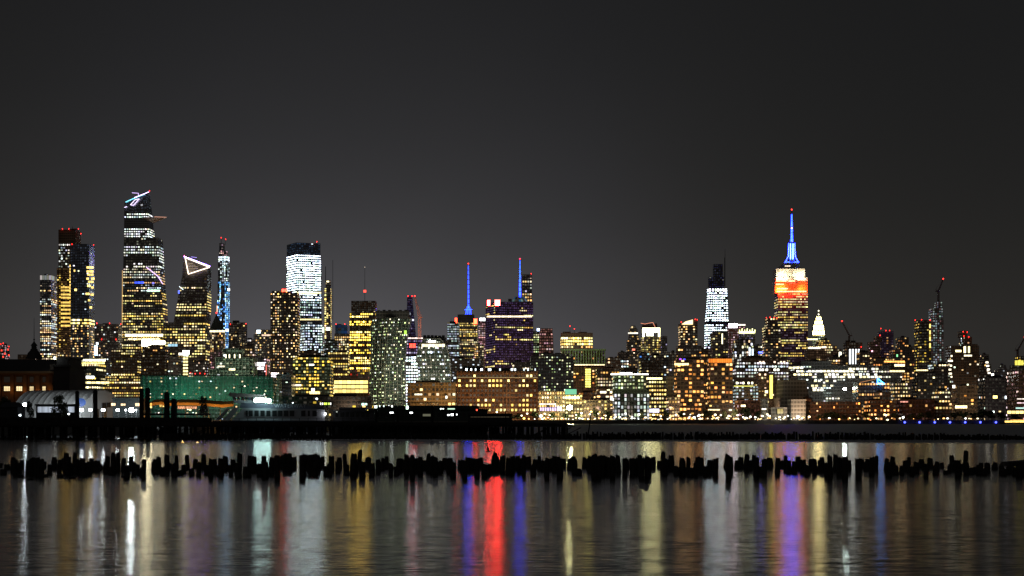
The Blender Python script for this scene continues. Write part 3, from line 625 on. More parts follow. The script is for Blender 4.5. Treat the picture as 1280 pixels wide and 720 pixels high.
bld('office_tower', 'dark tapering round-capped tower left of the tower with the white sign crown', 3000,
    [T(783, 801, 425), T(785, 799, 411, tl=786, tr=797), T(787, 796, 407, tl=788, tr=794)], W(2.5, 3, .3, 'warm', .6, dim=.3), 'grey', roof=0,
    extra=lambda r, d, pm: [sign(r, 785, 797.5, 415.5, 417.3, d-2, (1, .95, .8), 1.1, nx=5), sign(r, 790, 794, 436, 438, d-2, (1, .2, .12), 1.4)])
bld('office_tower', 'stone tower crowned by a dazzling white-lit band with red crane lights above', 3100,
    [T(800, 827, 450), T(801, 826, 421, win=W(2.5, 3, .5, 'yel', .7, dim=.4, dimc=(.1, .08, .04)))], W(2.6, 3, .45, 'warm', .8, dim=.4), 'stone', roof=0,
    extra=lambda r, d, pm: [sign(r, 803, 825, 410, 415.5, d-3, (1, .93, .42), 14, nx=2, gap=.02), sign(r, 803, 806, 415.5, 421, d-3, (1, .97, .6), 3), sign(r, 808, 817, 415.5, 420, d-3, (1, .98, .65), 3.4, nx=2), sign(r, 822.5, 825.3, 415, 421, d-3, (1, .97, .6), 2.6),
        litbar(r, [(801, 404), (806, 405), (816, 403), (819, 409)], d-3, .35, (1, .35, .2), .8), dark_cap(r, d-2, 804, 822, 410, 405.5)])
bld('office_tower', 'featureless grey tower standing right behind the white-crowned tower', 3200, [T(826, 834, 420)], W(2.5, 3, .08, 'pur', .7, dim=.3), 'grey', roof=0)
bld('office_block', 'grey block with a few lit floors between the white-crowned tower and the orange-windowed hotel', 2400, [T(832, 848, 440)], W(3, 3.4, .2, 'cool', .8, 'o', dim=.3), 'grey')
bld('silo', 'blank tan narrow building between the yellow-banded block and the orange-windowed hotel', 1600, [T(833, 841.5, 470)], None, 'tan', roof=0, D=16,
    floods=[(837, 510, 30, 700, (1, .75, .5), 6, 2, 837, 490)])
# --- right of centre
def slant_top(r, d, pm):
    m = MB(); a = P(852, 405.5, d-2); b = P(866, 405.5, d-2); c_ = P(866, 399.5, d-2)
    m.poly([a, b, c_, P(857, 402, d-2)], (1.7, 1.25, .6)); m.build('lit_crown', LIT, r)
bld('apartment_tower', 'dark tower with a slanted glowing crown and big amber windows', 2300,
    [T(845, 877, 432), T(848, 872, 407, win=W(3, 3.3, .5, 'warm', 1.2, fz=.5)), T(848, 872, 404, yr=399, win=None)], W(3.4, 3.6, .15, 'ora', 1, dim=.2), 'dark', roof=0, beacons=[(851.5, 402.5), (869, 399), (871.5, 399.5)], extra=slant_top, nmax=40)
HW = W(4.6, 5.6, .46, 'ora', 1.35, 'r', fx=.68, fz=.5, dim=.3, dimc=(.03, .015, .01))
bld('hotel_block', 'brown block of large orange windows, wider left wing of the orange-lit pair', 1600,
    [T(841, 882, 503, win=HW), T(843, 880, 449, win=HW)], HW, 'brown', nmax=90, amin=2, roof=2, D=24,
    extra=lambda r, d, pm: [sign(r, 843, 861, 454, 456.5, d-3, (1, .75, .3), 2.0, 'window', nx=6), sign(r, 849, 852, 448, 449.8, d-3, (.6, .1, 1), 1, 'lit_sign'), sign(r, 854, 857, 448.2, 450, d-3, (.1, .1, 1), 1, 'lit_sign')])
bld('hotel_block', 'brown block with a fiery orange top floor, right wing of the orange-lit pair', 1590,
    [T(882, 917, 505, win=W(4.6, 5.6, .1, 'ora', 1)), T(884, 916, 447, win=W(4.6, 5.6, .42, 'ora', 1.3, 'r', fx=.68, fz=.5, dim=.3, dimc=(.03, .015, .01)))], None, 'brown', nmax=90, amin=2, roof=1, D=24,
    extra=lambda r, d, pm: [sign(r, 885.5, 915, 448.5, 453.3, d-3, (1, .26, .03), .8, 'window', nx=11), sign(r, 885, 900, 511.5, 513, d-3, (1, .8, .4), 1.8, 'window', nx=3), sign(r, 911, 915, 511.5, 513.5, d-3, (1, .8, .4), 1.8, 'window', nx=1)])
bld('skyscraper', 'white-lit glass skyscraper with a dark stepped skeleton top and side mast', 4100,
    [T(879.5, 912.5, 405, tl=881, tr=911.5, win=W(2.6, 3.1, .88, 'cool', 2.8, 'f', fx=.6, fz=.4)), T(881, 911.5, 402, win=None), T(881.5, 911, 365, tl=884.5, tr=909, win=W(2.7, 3.1, .95, 'cool', 3.8, 'f', fx=.6, fz=.4)), T(884.5, 909.5, 360, tr=908.5, win=W(3.2, 4, 1, 'wht', 7, 'f', fx=.5, fz=.6)),
     T(885, 905, 346, win=W(2.6, 3, .03, 'mix', .1, dim=.6, dimc=(.012, .013, .017))), T(891, 903.5, 330, win=W(2.6, 3, .02, 'mix', .1, dim=.6, dimc=(.012, .013, .017)))],
    None, 'dark', roof=0, mast=[(906, 358, 322, .7, .6, STEEL), (906.3, 322, 311, .3, .15, STEEL)], nmax=30, amin=3)
bld('apartment_tower', 'dark narrow tower with one bright window column before the foot of the white glass skyscraper', 2300, [T(888, 910, 415)], W(3, 3.4, .14, 'yel', .9, dim=.1), 'dark', roof=0,
    extra=lambda r, d, pm: [sign(r, 902, 903.6, 417, 430, d-3, (1, .95, .6), 1.6, 'window')])
bld('office_tower', 'grey tower with a brilliant white sign panel near its roof', 3500, [T(909, 931, 405)], W(2.6, 3, .4, 'pink', .4, 'r', dim=.6, dimc=(.06, .05, .05)), 'grey', roof=0,
    extra=lambda r, d, pm: [sign(r, 910.5, 922, 404.6, 409.6, d-3, (1, .86, .95), 16), sign(r, 922, 932, 405.3, 407, d-3, (1, .85, .7), 1.8, nx=2)])
def teeth(r, d, pm):
    for k in range(7): litbar(r, [(924+3.2*k, 416.5), (924.6+3.2*k, 410.5+(.0 if k % 2 else 1.6))], d-3, .75, (.95, .95, .4), 1.8)
    sign(r, 923, 943.5, 414.2, 416.8, d-2, (.9, .95, .45), 1.6, nx=1)
bld('office_tower', 'tower wearing a spiky yellow-lit crown right of the white sign panel', 3300, [T(923, 946, 430), T(923.5, 944, 416)], W(2.6, 3, .15, 'pur', .3, dim=.5, dimc=(.05, .05, .07)), 'grey', roof=0, extra=teeth)
bld('office_block', 'dark block with bluish-white vertical window columns below the spiky crown', 2500, [T(915, 948, 432), T(917, 944, 425)], W(3, 3.6, .32, 'mix', .9, 'v', fz=.8), 'dark', roof=1,
    extra=lambda r, d, pm: [sign(r, 936, 938, 434, 447, d-3, (.85, .95, 1), 1.7, 'window'), sign(r, 939.5, 942, 436, 446, d-3, (.75, .9, 1), 1.3, 'window'), sign(r, 948, 953.5, 439.5, 441.5, d+60, (.02, .03, 1), 24)])
bld('apartment_tower', 'near-black tower with red roof lights overlapping the red and white topped skyscraper', 2400,
    [T(952, 977, 446, tl=952), T(953, 976, 408), T(956, 972, 397)], W(3, 3.4, .26, 'warm', .9, fz=.45, dim=.1), 'dark', roof=0, beacons=[(958, 397), (962.5, 396.5), (967.5, 397), (971, 397.5)])
# --- the floodlit landmark
def esb(r, d, pm):
    W1 = mat('limestone', (.62, .58, .5), .8)
    def tier(l, r_, y0, y1, dz, name='tower_tier', D=46, nw=0):
        m = MB(); m.box(X(l, d), X(r_, d), d+dz, d+dz+D, Z(y0, d), Z(y1, d))
        n = int((r_-l)/1.6)
        for k in range(n+1): x = X(l+(r_-l)*k/n, d); m.box(x-.45*pm*.5, x+.45*pm*.5, d+dz-1.3, d+dz, Z(y0, d), Z(y1, d)-.5)
        return m.build(name, W1, r)
    tier(971, 1006.5, 347, 335.5, 6); tier(974, 1004, 335.5, 333.8, 10); tier(969, 1009, 366, 347, 0)
    tier(978, 1000.5, 333.8, 331.2, 14); tier(981.5, 998.5, 331.2, 328.3, 16)
    sign(r, 981, 988, 331.8, 333.3, d+12, (1, .8, .6), 1.2, nx=3)
    # blue lantern and mast
    m = MB()
    for a, b, y0, y1 in ((8.8, 7.2, 328.3, 325.8), (7.0, 4.8, 325.8, 321), (4.4, 3.7, 321, 304)):
        for s in (-1, -.33, .33, 1): m.bar(P(989.7+a*s, y0, d+22), P(989.7+b*s, y1, d+22), pm*.62, pm*.55)
    m.bar(P(981.5, 327.5, d+22), P(998, 327.5, d+22), pm*.7)
    m.build('lantern', lamp_mat('blue_glass', (.006, .014, 1), 44), r)
    m = MB(); m.bar(P(989.7, 328, d+24), P(989.7, 303, d+24), pm*3.6, pm*2.9, 8); m.build('mast', mat('mast_metal', (.35, .38, .45), .4, .5), r)
    m = MB()
    for s in (-1.6, 1.6): m.bar(P(989.7+s, 324, d+18), P(989.7+s, 304.5, d+18), pm*.42)
    m.build('light_strip', lamp_mat('cyan_strip', (.1, .35, 1), 14), r)
    m = MB()
    for y0, y1, w in ((302, 298, 1.9), (297.5, 291, 1.45), (290.5, 284, 1.3), (283, 276, 1.1), (275.5, 268, .85)): m.bar(P(989.7, y0, d+22), P(989.7, y1, d+22), pm*w, pm*w*.8, 6)
    m.build('antenna', BLUE_LED, r)
    m = MB(); m.bar(P(989.7, 303, d+22.5), P(989.7, 263, d+22.5), pm*.7, pm*.25, 5); m.build('antenna_core', STEEL, r)
    sign(r, 988.6, 990.8, 284, 286, d+16, (1, .7, .95), 1.6); m = MB(); m.ball(P(989.7, 262, d+22), pm*.95, 6); m.build('beacon_light', RED, r)
    # windows seen through the floodlight
    for (l, r_, y0, y1, n) in ((970, 983, 350, 352, 5), (970, 980, 354.5, 356, 4), (986, 994, 350.5, 352, 2), (971, 1008, 363.6, 365, 16), (971, 985, 360, 361.6, 6)):
        sign(r, l, r_, y0, y1, d-1.6, (1, .75, .35), 1.6, 'window', nx=n, off=0)
    # floodlights on the setbacks
    def fl(px, py, off, en, c_, sx, tx, ty, name='floodlight'):
        L = bpy.data.lights.new(name, 'AREA'); L.shape = 'RECTANGLE'; L.size = sx; L.size_y = 3; L.energy = en; L.color = c_
        o = bpy.data.objects.new(name, L); col.objects.link(o); o.location = P(px, py, d-off)
        o.rotation_euler = (P(tx, ty, d) - o.location).to_track_quat('-Z', 'Y').to_euler()
    fl(977, 369.5, 9, 40000, (1, .03, .004), 20, 977, 357); fl(1001, 369.5, 9, 32000, (1, .03, .004), 20, 1001, 357)
    fl(976, 361.5, 12, 42000, (1, .09, .006), 14, 976, 363); fl(1003, 361.5, 12, 20000, (1, .08, .006), 12, 1003, 362); fl(989, 371, 12, 20000, (1, .04, .01), 14, 989, 355)
    fl(978, 348, 8, 24000, (1, .9, .62), 26, 980, 341); fl(1001, 348, 8, 19000, (1, .9, .62), 18, 1001, 341)
ROWS = W(2.5, 3.2, .42, 'yel', .75, 'o', fz=.45, dim=.6, dimc=(.05, .035, .05))
bld('skyscraper', 'landmark skyscraper with blue-lit mast over white and red-orange floodlit tiers', 3400,
    [T(963, 1013, 440), T(968, 1010, 366)], ROWS, 'purple', roof=0, extra=esb, nmax=60, amin=4, D=46)
def art_deco(r, d, pm):
    m = MB(); m.bar(P(1023.3, 398, d+10), P(1023.3, 386.5, d+10), pm*1.6, pm*.3, 6)
    tiers = [(7.6, 6.9, 419, 412), (6.6, 5.4, 412, 405.5), (5.0, 3.8, 405.5, 400), (3.4, 2.0, 400, 395)]
    for a, b, y0, y1 in tiers:
        q = [(X(1023.3-a, d), d), (X(1023.3+a, d), d), (X(1023.3+a, d), d+22), (X(1023.3-a, d), d+22)]
        p = [(X(1023.3-b, d), d+1), (X(1023.3+b, d), d+1), (X(1023.3+b, d), d+20), (X(1023.3-b, d), d+20)]
        m.prism([(x, y, Z(y0, d)) for x, y in q], [(x, y, Z(y1, d)) for x, y in p])
    m.build('crown', mat('steel_crown', (.45, .43, .38), .35, .6), r)
    m = MB()
    for a, b, y0, y1 in tiers:
        n = max(1, round(a/1.7))
        for k in range(n*2):
            x = 1023.3 - a + (2*a)*(k+.5)/(n*2); w = a/(n*2)*.8
            m.poly([P(x-w, y0-.6, d-1.2), P(x+w, y0-.6, d-1.2), P(x, y1+.3, d-1.2)], (12, 9.5, 3.8))
    m.build('crown_window', LIT, r)
    m = MB(); m.ball(P(1023.3, 388.5, d+8), pm*1.0, 6); m.ball(P(1023.3, 393, d+6), pm*1.1, 6); m.build('spire_light', lamp_mat('warm_tip', (1, .95, .7), 2.5), r)
bld('skyscraper', 'slim tower with a pointed art deco crown of glowing triangular windows', 4200,
    [T(1014, 1033, 450), T(1016, 1030.5, 419, win=W(2.4, 2.8, .6, 'grn', .35, 'f', dim=.6, dimc=(.1, .1, .05)))], W(2.5, 3, .3, 'warm', .6), 'stone', roof=0, extra=art_deco, D=24)
bld('office_building', 'brown domed building with stepped lit terraces below the art deco crown', 2900,
    [T(1006, 1052, 436), T(1008, 1046, 432), T(1018, 1040, 425, tl=1021, tr=1036)], W(2.7, 3, .38, 'yel', .7, 'o', dim=.5, dimc=(.06, .035, .02)), 'brown',
    extra=lambda r, d, pm: [sign(r, 1009, 1022, 423.3, 425, d-3, (1, .9, .45), 2, nx=4), sign(r, 1027, 1033, 433, 435, d-3, (1, .75, .5), 2.2, nx=2), sign(r, 1048.5, 1051.8, 440, 447.5, d-3, (1, .95, .7), 2.6), sign(r, 1010, 1026, 434, 436, d-3, (1, .95, .8), 1.2, nx=6)])
bld('tower_under_construction', 'concrete tower under construction with white-lit panels, below a tower crane', 2600,
    [T(1054, 1078, 428)], W(3, 3.6, .05, 'warm', .6, dim=.2), 'brown', roof=1, beacons=[(1076.5, 433.5)],
    extra=lambda r, d, pm: [sign(r, x, x+2, 436.5, 455, d-3, (.9, .96, 1), 2.2, 'window') for x in (1061.5, 1065, 1069, 1072.5)])
bld('apartment_tower', 'blunt brown tower with one large red light left of the dark two-lamp tower', 2800, [T(1084, 1100, 427), T(1092, 1103, 420)], W(3, 3.4, .06, 'pink', .8, dim=.4, dimc=(.03, .015, .012)), 'brown', roof=0, beacons=[(1100, 419)])
bld('apartment_tower', 'dark flat tower with paired red roof lamps between the two construction cranes', 2850, [T(1097, 1117, 414)], W(3, 3.4, .08, 'ora', .6, dim=.3, dimc=(.02, .015, .025)), 'purple', roof=0, beacons=[(1101, 410.5), (1107.5, 413), (1112, 413)])
bld('office_block', 'dark low tower with a tiny green light right of the paired red roof lamps', 2500, [T(1111, 1143, 437), T(1120, 1136, 421.5)], W(3, 3.4, .12, 'ora', .8, dim=.2, dimc=(.02, .012, .01)), 'dark', roof=1,
    extra=lambda r, d, pm: sign(r, 1120.5, 1122.5, 443, 446, d-3, (.3, 1, .4), 1))
bld('apartment_tower', 'dark tower with three red roof lamps and yellow windows, left of the lit skeleton tower', 2250, [T(1143, 1164, 400)], [W(3.2, 3.6, .26, 'gold', .8, fx=.7, fz=.4, dim=.1)], 'dark', roof=0, beacons=[(1144, 400), (1152, 399.5), (1162.5, 400)], nmax=40,
    extra=lambda r, d, pm: [sign(r, 1161.5, 1163.5, y, y+5, d-3, (1, .7, .2), 1.2, 'window') for y in (405, 413, 421, 429)] + [sign(r, 1145, 1166, 462, 463.6, d-3, (1, .8, .4), 1.6, 'window', nx=8)])
bld('tower_under_construction', 'skeletal tower with work lights through bare floors, tallest on the right', 2700,
    [T(1159, 1179.5, 400), T(1161, 1179, 385), T(1168, 1178, 377)], W(2.5, 3.0, .5, 'cool', .2, 'v', fx=.6, fz=.6, dim=.5, dimc=(.06, .03, .03)), 'grey', roof=0, D=24)
bld('apartment_tower', 'stepped dark tower with red lamps and two tall yellow windows on top, at the right', 2300,
    [T(1182, 1224, 432), T(1197, 1222, 430), T(1199, 1215, 421), T(1197, 1209, 413.5)], W(3.2, 3.6, .1, 'mix', 1.1, 'r', dim=.2, dimc=(.02, .015, .01)), 'brown', roof=0, beacons=[(1204, 414.5), (1209, 415), (1205, 420), (1211, 421)],
    extra=lambda r, d, pm: [sign(r, 1204.5, 1207.5, 433, 441, d-4, (1, .9, .5), 2, 'window'), sign(r, 1210, 1212.5, 433, 441, d-4, (1, .85, .4), 1.6, 'window'), sign(r, 1194, 1202, 437.5, 440, d-4, (1, .85, .4), 2.4, 'window'), sign(r, 1205, 1215, 443.5, 445.5, d-4, (1, .9, .6), 1.4, 'window', nx=4)] +
        [sign(r, 1184+U(0, 5), 1190+U(-1, 1), y, y+2, d-4, (1, .88, .6), 2, 'window', nx=2) for y in (444, 450, 456, 461, 466, 470)])
bld('apartment_tower', 'dark ziggurat with lit windows down its sloping right side', 2350, [T(1220, 1241, 455, tr=1239), T(1222, 1237, 443, tl=1224, tr=1236)], W(3, 3.4, .1, 'warm', 1, dim=.2), 'dark', roof=1,
    extra=lambda r, d, pm: [sign(r, 1232+k*.9, 1235.5+k*.9, 452+4.4*k, 454+4.4*k, d-3, (1, .92, .75), 2, 'window', nx=2) for k in range(5)] + [sign(r, 1239, 1242.5, 467, 471, d-4, (1, .95, .8), 2.4, 'window')])
bld('office_building', 'hazy grey domed tower far behind the ziggurat at the right', 3900, [T(1243, 1262, 462), T(1247, 1259, 456, tl=1249, tr=1257)], W(2.8, 3, .04, 'mix', .4, dim=.5, dimc=(.03, .026, .022)), 'stone', roof=1)
bld('tower_under_construction', 'unfinished block with a yellow-lit top storey at the right edge of the skyline', 2000, [T(1262, 1286, 456), T(1268, 1284, 445)], W(3.4, 4, .1, 'gold', .8, dim=.2), 'dark', roof=0,
    extra=lambda r, d, pm: sign(r, 1268.5, 1279.5, 450.5, 456.5, d-3, (.9, .8, .12), .9, 'window', nx=3))
bld('office_building', 'dim purple slab with long white and green lit floors at the right edge', 1600, [T(1258, 1300, 463)], W(4.6, 5, .06, 'pink', .8, dim=.5, dimc=(.04, .02, .02)), 'brown', roof=0, D=40,
    extra=lambda r, d, pm: [sign(r, 1271, 1284, 498, 499.3, d-3, (1, .85, .75), 1, 'window', nx=2), sign(r, 1271, 1284, 503, 504.3, d-3, (1, .7, .75), .8, 'window', nx=2), sign(r, 1269, 1284, 509.3, 511, d-3, (.5, .8, .7), .9, 'window', nx=1),
                            sign(r, 1259, 1290, 513.5, 517, d-3, (1, .7, .25), 1.3, 'window', nx=6)])
bld('office_block', 'dark bulk with one glowing amber doorway right of the tan terraced block', 1700, [T(1222, 1260, 472)], W(4, 4.6, .1, 'mix', 1.2, dim=.05), 'dark', roof=1,
    extra=lambda r, d, pm: [sign(r, 1241, 1247, 494.5, 498, d-3, (1, .65, .2), 2.4, 'window'), sign(r, 1256, 1259.5, 495, 498.5, d-3, (.8, .9, 1), 2.4, 'lamp')])
bld('apartment_block', 'tan terraced block with a bright row of windows halfway down', 1620, [T(1186, 1222, 503), T(1190, 1222, 482)], W(4.2, 5, .05, 'ora', 1, dim=.6, dimc=(.035, .02, .01)), 'tan', roof=1,
    floods=[(1204, 512, 40, 1100, (1, .55, .25), 10, 2, 1204, 495)],
    extra=lambda r, d, pm: [sign(r, 1194, 1209, 507, 510.3, d-3, (1, .75, .35), 2.8, 'window', nx=5), sign(r, 1190.5, 1194, 481.5, 485, d-3, (1, .9, .75), 2.6, 'lamp')])
bld('office_block', 'black mid-rise with stacked pairs of white windows left of the tan terraced block', 1680, [T(1165, 1188, 488)], W(4, 5.2, .4, 'warm', 1.3, 'o', fz=.35), 'dark')
bld('office_block', 'dark block with sparse amber windows below the three-red-lamp tower', 1950, [T(1140, 1184, 466)], W(3.6, 4, .14, 'warm', 1), 'dark')
# --- the wide lit mail building and its neighbours
def wide_rows(r, d, pm):
    for y, x0, x1, p, s in ((458.5, 986, 1003, 1, 2.2), (462.8, 986, 1066, .85, 2.3), (467, 992, 1094, .8, 1.8), (470, 1012, 1100, .7, 2), (475, 1008, 1046, .5, 1.3), (481, 1014, 1040, .8, 1.5), (484.5, 1016, 1030, .6, 1.2), (486.5, 1016, 1026, .6, 2), (460, 1056, 1102, .75, 1.6)):
        x = x0
        while x < x1:
            w = 4.4
            if R() < p: sign(r, x, x+w*.82, y, y+2.3, d-2, random.choice([(1, .92, .62), (1, .98, .85), (1, .85, .45)]), s*U(.6, 1.2), 'window', nx=2, gap=.08)
            x += w + .4
bld('office_building', 'very wide dark building with long rows of large brilliant white windows', 1800,
    [T(985, 1132, 480), T(985, 1128, 466), T(985, 1112, 457), T(990, 1040, 451, win=None)], W(3.6, 3.4, .12, 'wht', 1, 'o', fz=.5, dim=.15), 'dark', roof=3, D=60, extra=wide_rows)
bld('office_block', 'dim block with a purple-and-orange lit terrace right of the wide white-windowed building', 1850, [T(1100, 1137, 458), T(1104, 1132, 452)], W(3.6, 3.6, .45, 'ora', 1.0, 'o', fz=.45), 'brown', roof=0,
    extra=lambda r, d, pm: [sign(r, 1105, 1131, 451, 453, d-3, (1, .45, .1), 1.8, nx=8), sign(r, 1118, 1131, 455.3, 458, d-3, (1, .8, .45), 2, nx=4), sign(r, 1121, 1128, 468, 472.5, d-3, (.95, 1, .9), 30, 'lamp'), sign(r, 1112, 1131, 463, 465, d-3, (1, .8, .4), 1.3, nx=5)])
bld('office_block', 'low block with two tidy rows of small white windows under the orange-lit terrace', 1720, [T(1111, 1138, 478)], W(3.4, 5, .85, 'warm', .9, 'f', fx=.55, fz=.4), 'dark')
bld('office_block', 'dark block hung with an electric blue triangle of light', 1700, [T(1066, 1112, 478)], W(3.6, 4.4, .2, 'ora', .9, 'o', dim=.1), 'dark', roof=0,
    extra=lambda r, d, pm: [litbar(r, [(1097, 473), (1097, 480), (1105.5, 480), (1097, 473)], d-5, .7, (.03, .3, 1), 14), sign(r, 1097, 1105, 478.5, 480.5, d-4, (.5, .85, 1), 2), litbar(r, [(1075, 478), (1096, 473.5)], d-5, .4, (.8, .35, .15), .5)])
bld('office_block', 'shadowy block left of the wide white-windowed building with blurry white rows', 1750, [T(916, 986, 452), T(922, 984, 447)], W(3.6, 4.2, .28, 'wht', .9, 'o', fz=.45, dim=.3, dimc=(.04, .03, .02)), 'brown', nmax=50,
    extra=lambda r, d, pm: [sign(r, x, x+3, 461, 463.5, d-3, (1, .97, .8), 2.4, 'window', nx=1) for x in (943, 948.5, 952, 957, 967, 971)] + [sign(r, x, x+2.6, 451.5, 453.5, d-3, (1, .7, .5), 1.4, 'window', nx=1) for x in (949, 953, 967, 975, 979)])
bld('office_block', 'tan block with lamp-lit roof terrace and white gridded windows right of the orange hotel', 1620, [T(915, 948, 482)], W(3.6, 4, .55, 'cool', .55, 'r', dim=.4), 'tan', roof=0,
    floods=[(928, 480, 20, 500, (1, .85, .5), 8, 2, 928, 476)],
    extra=lambda r, d, pm: [sign(r, 916, 943, 482, 483.3, d-3, (.75, .7, .12), .8, nx=1)] + [sign(r, x, x+2.4, 477.5, 480, d-2, (1, .93, .6), 2.8, 'lamp') for x in (920, 928, 934.5, 939)])
bld('office_building', 'brown block with a tall glowing yellow vertical sign on its corner', 1640, [T(943, 968, 466)], W(3.6, 4.2, .2, 'warm', 1, dim=.4, dimc=(.06, .035, .02)), 'tan', roof=1,
    extra=lambda r, d, pm: [sign(r, 962, 966, 469, 498, d-3, (1, .82, .12), 1.8, nx=1), sign(r, 956, 960, 488, 491.5, d-3, (1, .8, .4), 2)])
bld('power_station', 'huge blank grey box with sloped shoulders and no windows', 1580, [T(968, 1015, 497), T(970, 1012, 474, tl=971, tr=1007)], None, 'stone', roof=0, D=40,
    floods=[(990, 516, 60, 1300, (1, .85, .65), 14, 2, 990, 485)])
bld('storage_building', 'blank pale box in front of the huge windowless grey one', 1545, [T(984.5, 1007, 499)], None, 'white', roof=0, D=20, floods=[(996, 522, 30, 240, (1, .95, .75), 8, 1, 996, 510)])
bld('pier_building', 'narrow white tower house with one glowing window strip at the shore', 1540, [T(951, 960, 498)], W(4, 5, .1, 'mix', .8, dim=.4), 'white', roof=0, D=10, floods=[(955, 522, 30, 300, (1, .95, .85), 5, 1, 955, 508)],
    extra=lambda r, d, pm: sign(r, 952, 958, 510.5, 512.2, d-2, (1, .9, .65), 2, 'window'))
bld('pier_building', 'low cream hall with a yellow-lit gate right of the narrow white tower house', 1545, [T(961, 984, 509)], None, 'white', roof=0, D=14, floods=[(972, 522, 30, 240, (1, .92, .7), 8, 1, 972, 514)],
    extra=lambda r, d, pm: sign(r, 971.5, 979, 511, 517, d-2, (.8, .62, .2), .5, 'window', nx=2))
bld('brick_block', 'long red brick shore block with a cornice and small windows, right of the grey box', 1560, [T(1006, 1076, 502), T(1008, 1014, 498)], W(3.6, 4.8, .16, 'ora', 1.1, 'r', fx=.45, fz=.45, dim=.8, dimc=(.03, .02, .012)), 'brick', roof=1, nmax=40,
    floods=[(1020, 520, 40, 900, (1, .55, .25), 10, 1, 1020, 508), (1050, 520, 40, 900, (1, .55, .25), 10, 1, 1050, 508)])
bld('brick_block', 'brick block with clusters of amber windows at the shore, middle of the long brick row', 1565, [T(1080, 1120, 500)], W(3.8, 5, .42, 'ora', 1.5, 'r', fx=.55, fz=.42, dim=.5, dimc=(.03, .02, .012)), 'brick', nmax=40, roof=1,
    floods=[(1100, 520, 40, 700, (1, .5, .22), 10, 1, 1100, 508)])
bld('brick_block', 'dim red brick block with a lit roof strip, right end of the brick row', 1570, [T(1120, 1168, 499)], W(4, 5, .07, 'ora', .8, 'r', dim=.6, dimc=(.03, .012, .01)), 'brick', roof=1,
    floods=[(1140, 520, 40, 450, (1, .4, .2), 10, 1, 1140, 508)],
    extra=lambda r, d, pm: sign(r, 1125, 1135, 501.5, 503, d-2, (1, .4, .3), .9, nx=3))
bld('apartment_block', 'dark brown block with short amber rows above the middle of the brick row', 1660, [T(1092, 1114, 490)], W(3.8, 5, .2, 'ora', .9, 'o', dim=.1), 'brown')
bld('brick_block', 'low reddish block with a bright corner window left of the narrow white tower house', 1560, [T(918, 950, 500)], W(4, 5, .1, 'pink', 1, dim=.3, dimc=(.04, .015, .01)), 'brick', roof=1, extra=lambda r, d, pm: sign(r, 926, 932, 506, 508.5, d-2, (1, .8, .4), 2.6, 'window', nx=2))
# --- filler blocks behind the front row, each seen between its neighbours
for i, (l, r_, top, d, wl, pal, p, lab) in enumerate([
    (22, 52, 443, 2000, 'brown', 'warm', .15, 'low brown block just above the terminal roof, under the leftmost glass tower'),
    (300, 322, 432, 2500, 'dark', 'warm', .3, 'small dark block filling the gap below the red-cornered dark tower'),
    (303, 320, 424, 3200, 'grey', 'mix', .2, 'far pale block peeking between the red-cornered tower and the sign-topped tower'),
    (374, 404, 438, 2200, 'dark', 'mix', .3, 'dark block at the foot of the white-lit skyscraper'),
    (410, 437, 440, 2300, 'brown', 'yel', .45, 'yellow-speckled block left of the foot of the gold tower'),
    (528, 560, 426, 2600, 'dark', 'warm', .2, 'dark roofs seen just over the shorter leaning tower'),
    (562, 600, 448, 2100, 'dark', 'cool', .35, 'dark block with white specks between the shorter leaning tower and the brick warehouse'),
    (566, 572, 470, 1650, 'grey', 'cool', .3, 'narrow grey block squeezed against the left end of the brick warehouse'),
    (640, 668, 452, 2200, 'dark', 'warm', .2, 'low dark roofs behind the right end of the brick warehouse'),
    (741, 760, 448, 2500, 'grey', 'warm', .15, 'grey block just right of the colonnaded building'),
    (772, 786, 440, 2700, 'dark', 'mix', .25, 'dark low tower left of the round-capped tower'),
    (797, 812, 441, 2300, 'navy', 'blue', .12, 'bluish dark block below the round-capped tower'),
    (812, 836, 444, 2200, 'dark', 'mix', .2, 'dark roofline below the white-crowned tower'),
    (870, 888, 436, 2700, 'brown', 'ora', .25, 'dim brown block behind the joint between the two orange-lit wings'),
    (944, 956, 432, 2800, 'grey', 'mix', .2, 'grey block glimpsed beside the blue light and the near-black tower'),
    (1033, 1060, 446, 2300, 'dark', 'warm', .25, 'dark block under the domed brown building'),
    (1070, 1090, 440, 2400, 'dark', 'warm', .12, 'dark block between the white-panelled construction and the blunt brown tower'),
    (1086, 1118, 448, 2200, 'brown', 'ora', .15, 'brown block below the paired red roof lamps'),
    (1128, 1146, 433, 2600, 'dark', 'ora', .12, 'black shoulder left of the tower with three red roof lamps'),
    (1160, 1186, 455, 2100, 'dark', 'mix', .2, 'dark block under the skeletal lit tower'),
    (1234, 1264, 474, 2400, 'grey', 'warm', .1, 'low grey roofs between the ziggurat and the yellow-topped unfinished block'),
    (728, 766, 500, 1560, 'brown', 'yel', .35, 'low shore building with shop lights in front of the brick walk-ups'),
    (833, 850, 496, 1570, 'brown', 'warm', .3, 'small shore building at the foot of the blank tan one'),
    (1160, 1190, 503, 1580, 'brick', 'ora', .12, 'dim brick shore block below the stacked pairs of white windows')]):
    bld('office_block' if d > 1650 else 'shore_building', lab, d, [T(l, r_, top)], W(3 if d > 2000 else 3.8, 3.3 if d > 2000 else 4.6, p, pal, .9, 'o' if i % 3 else 'r', dim=.2, dimc=(.03, .022, .016)), wl, nmax=16, roof=2)
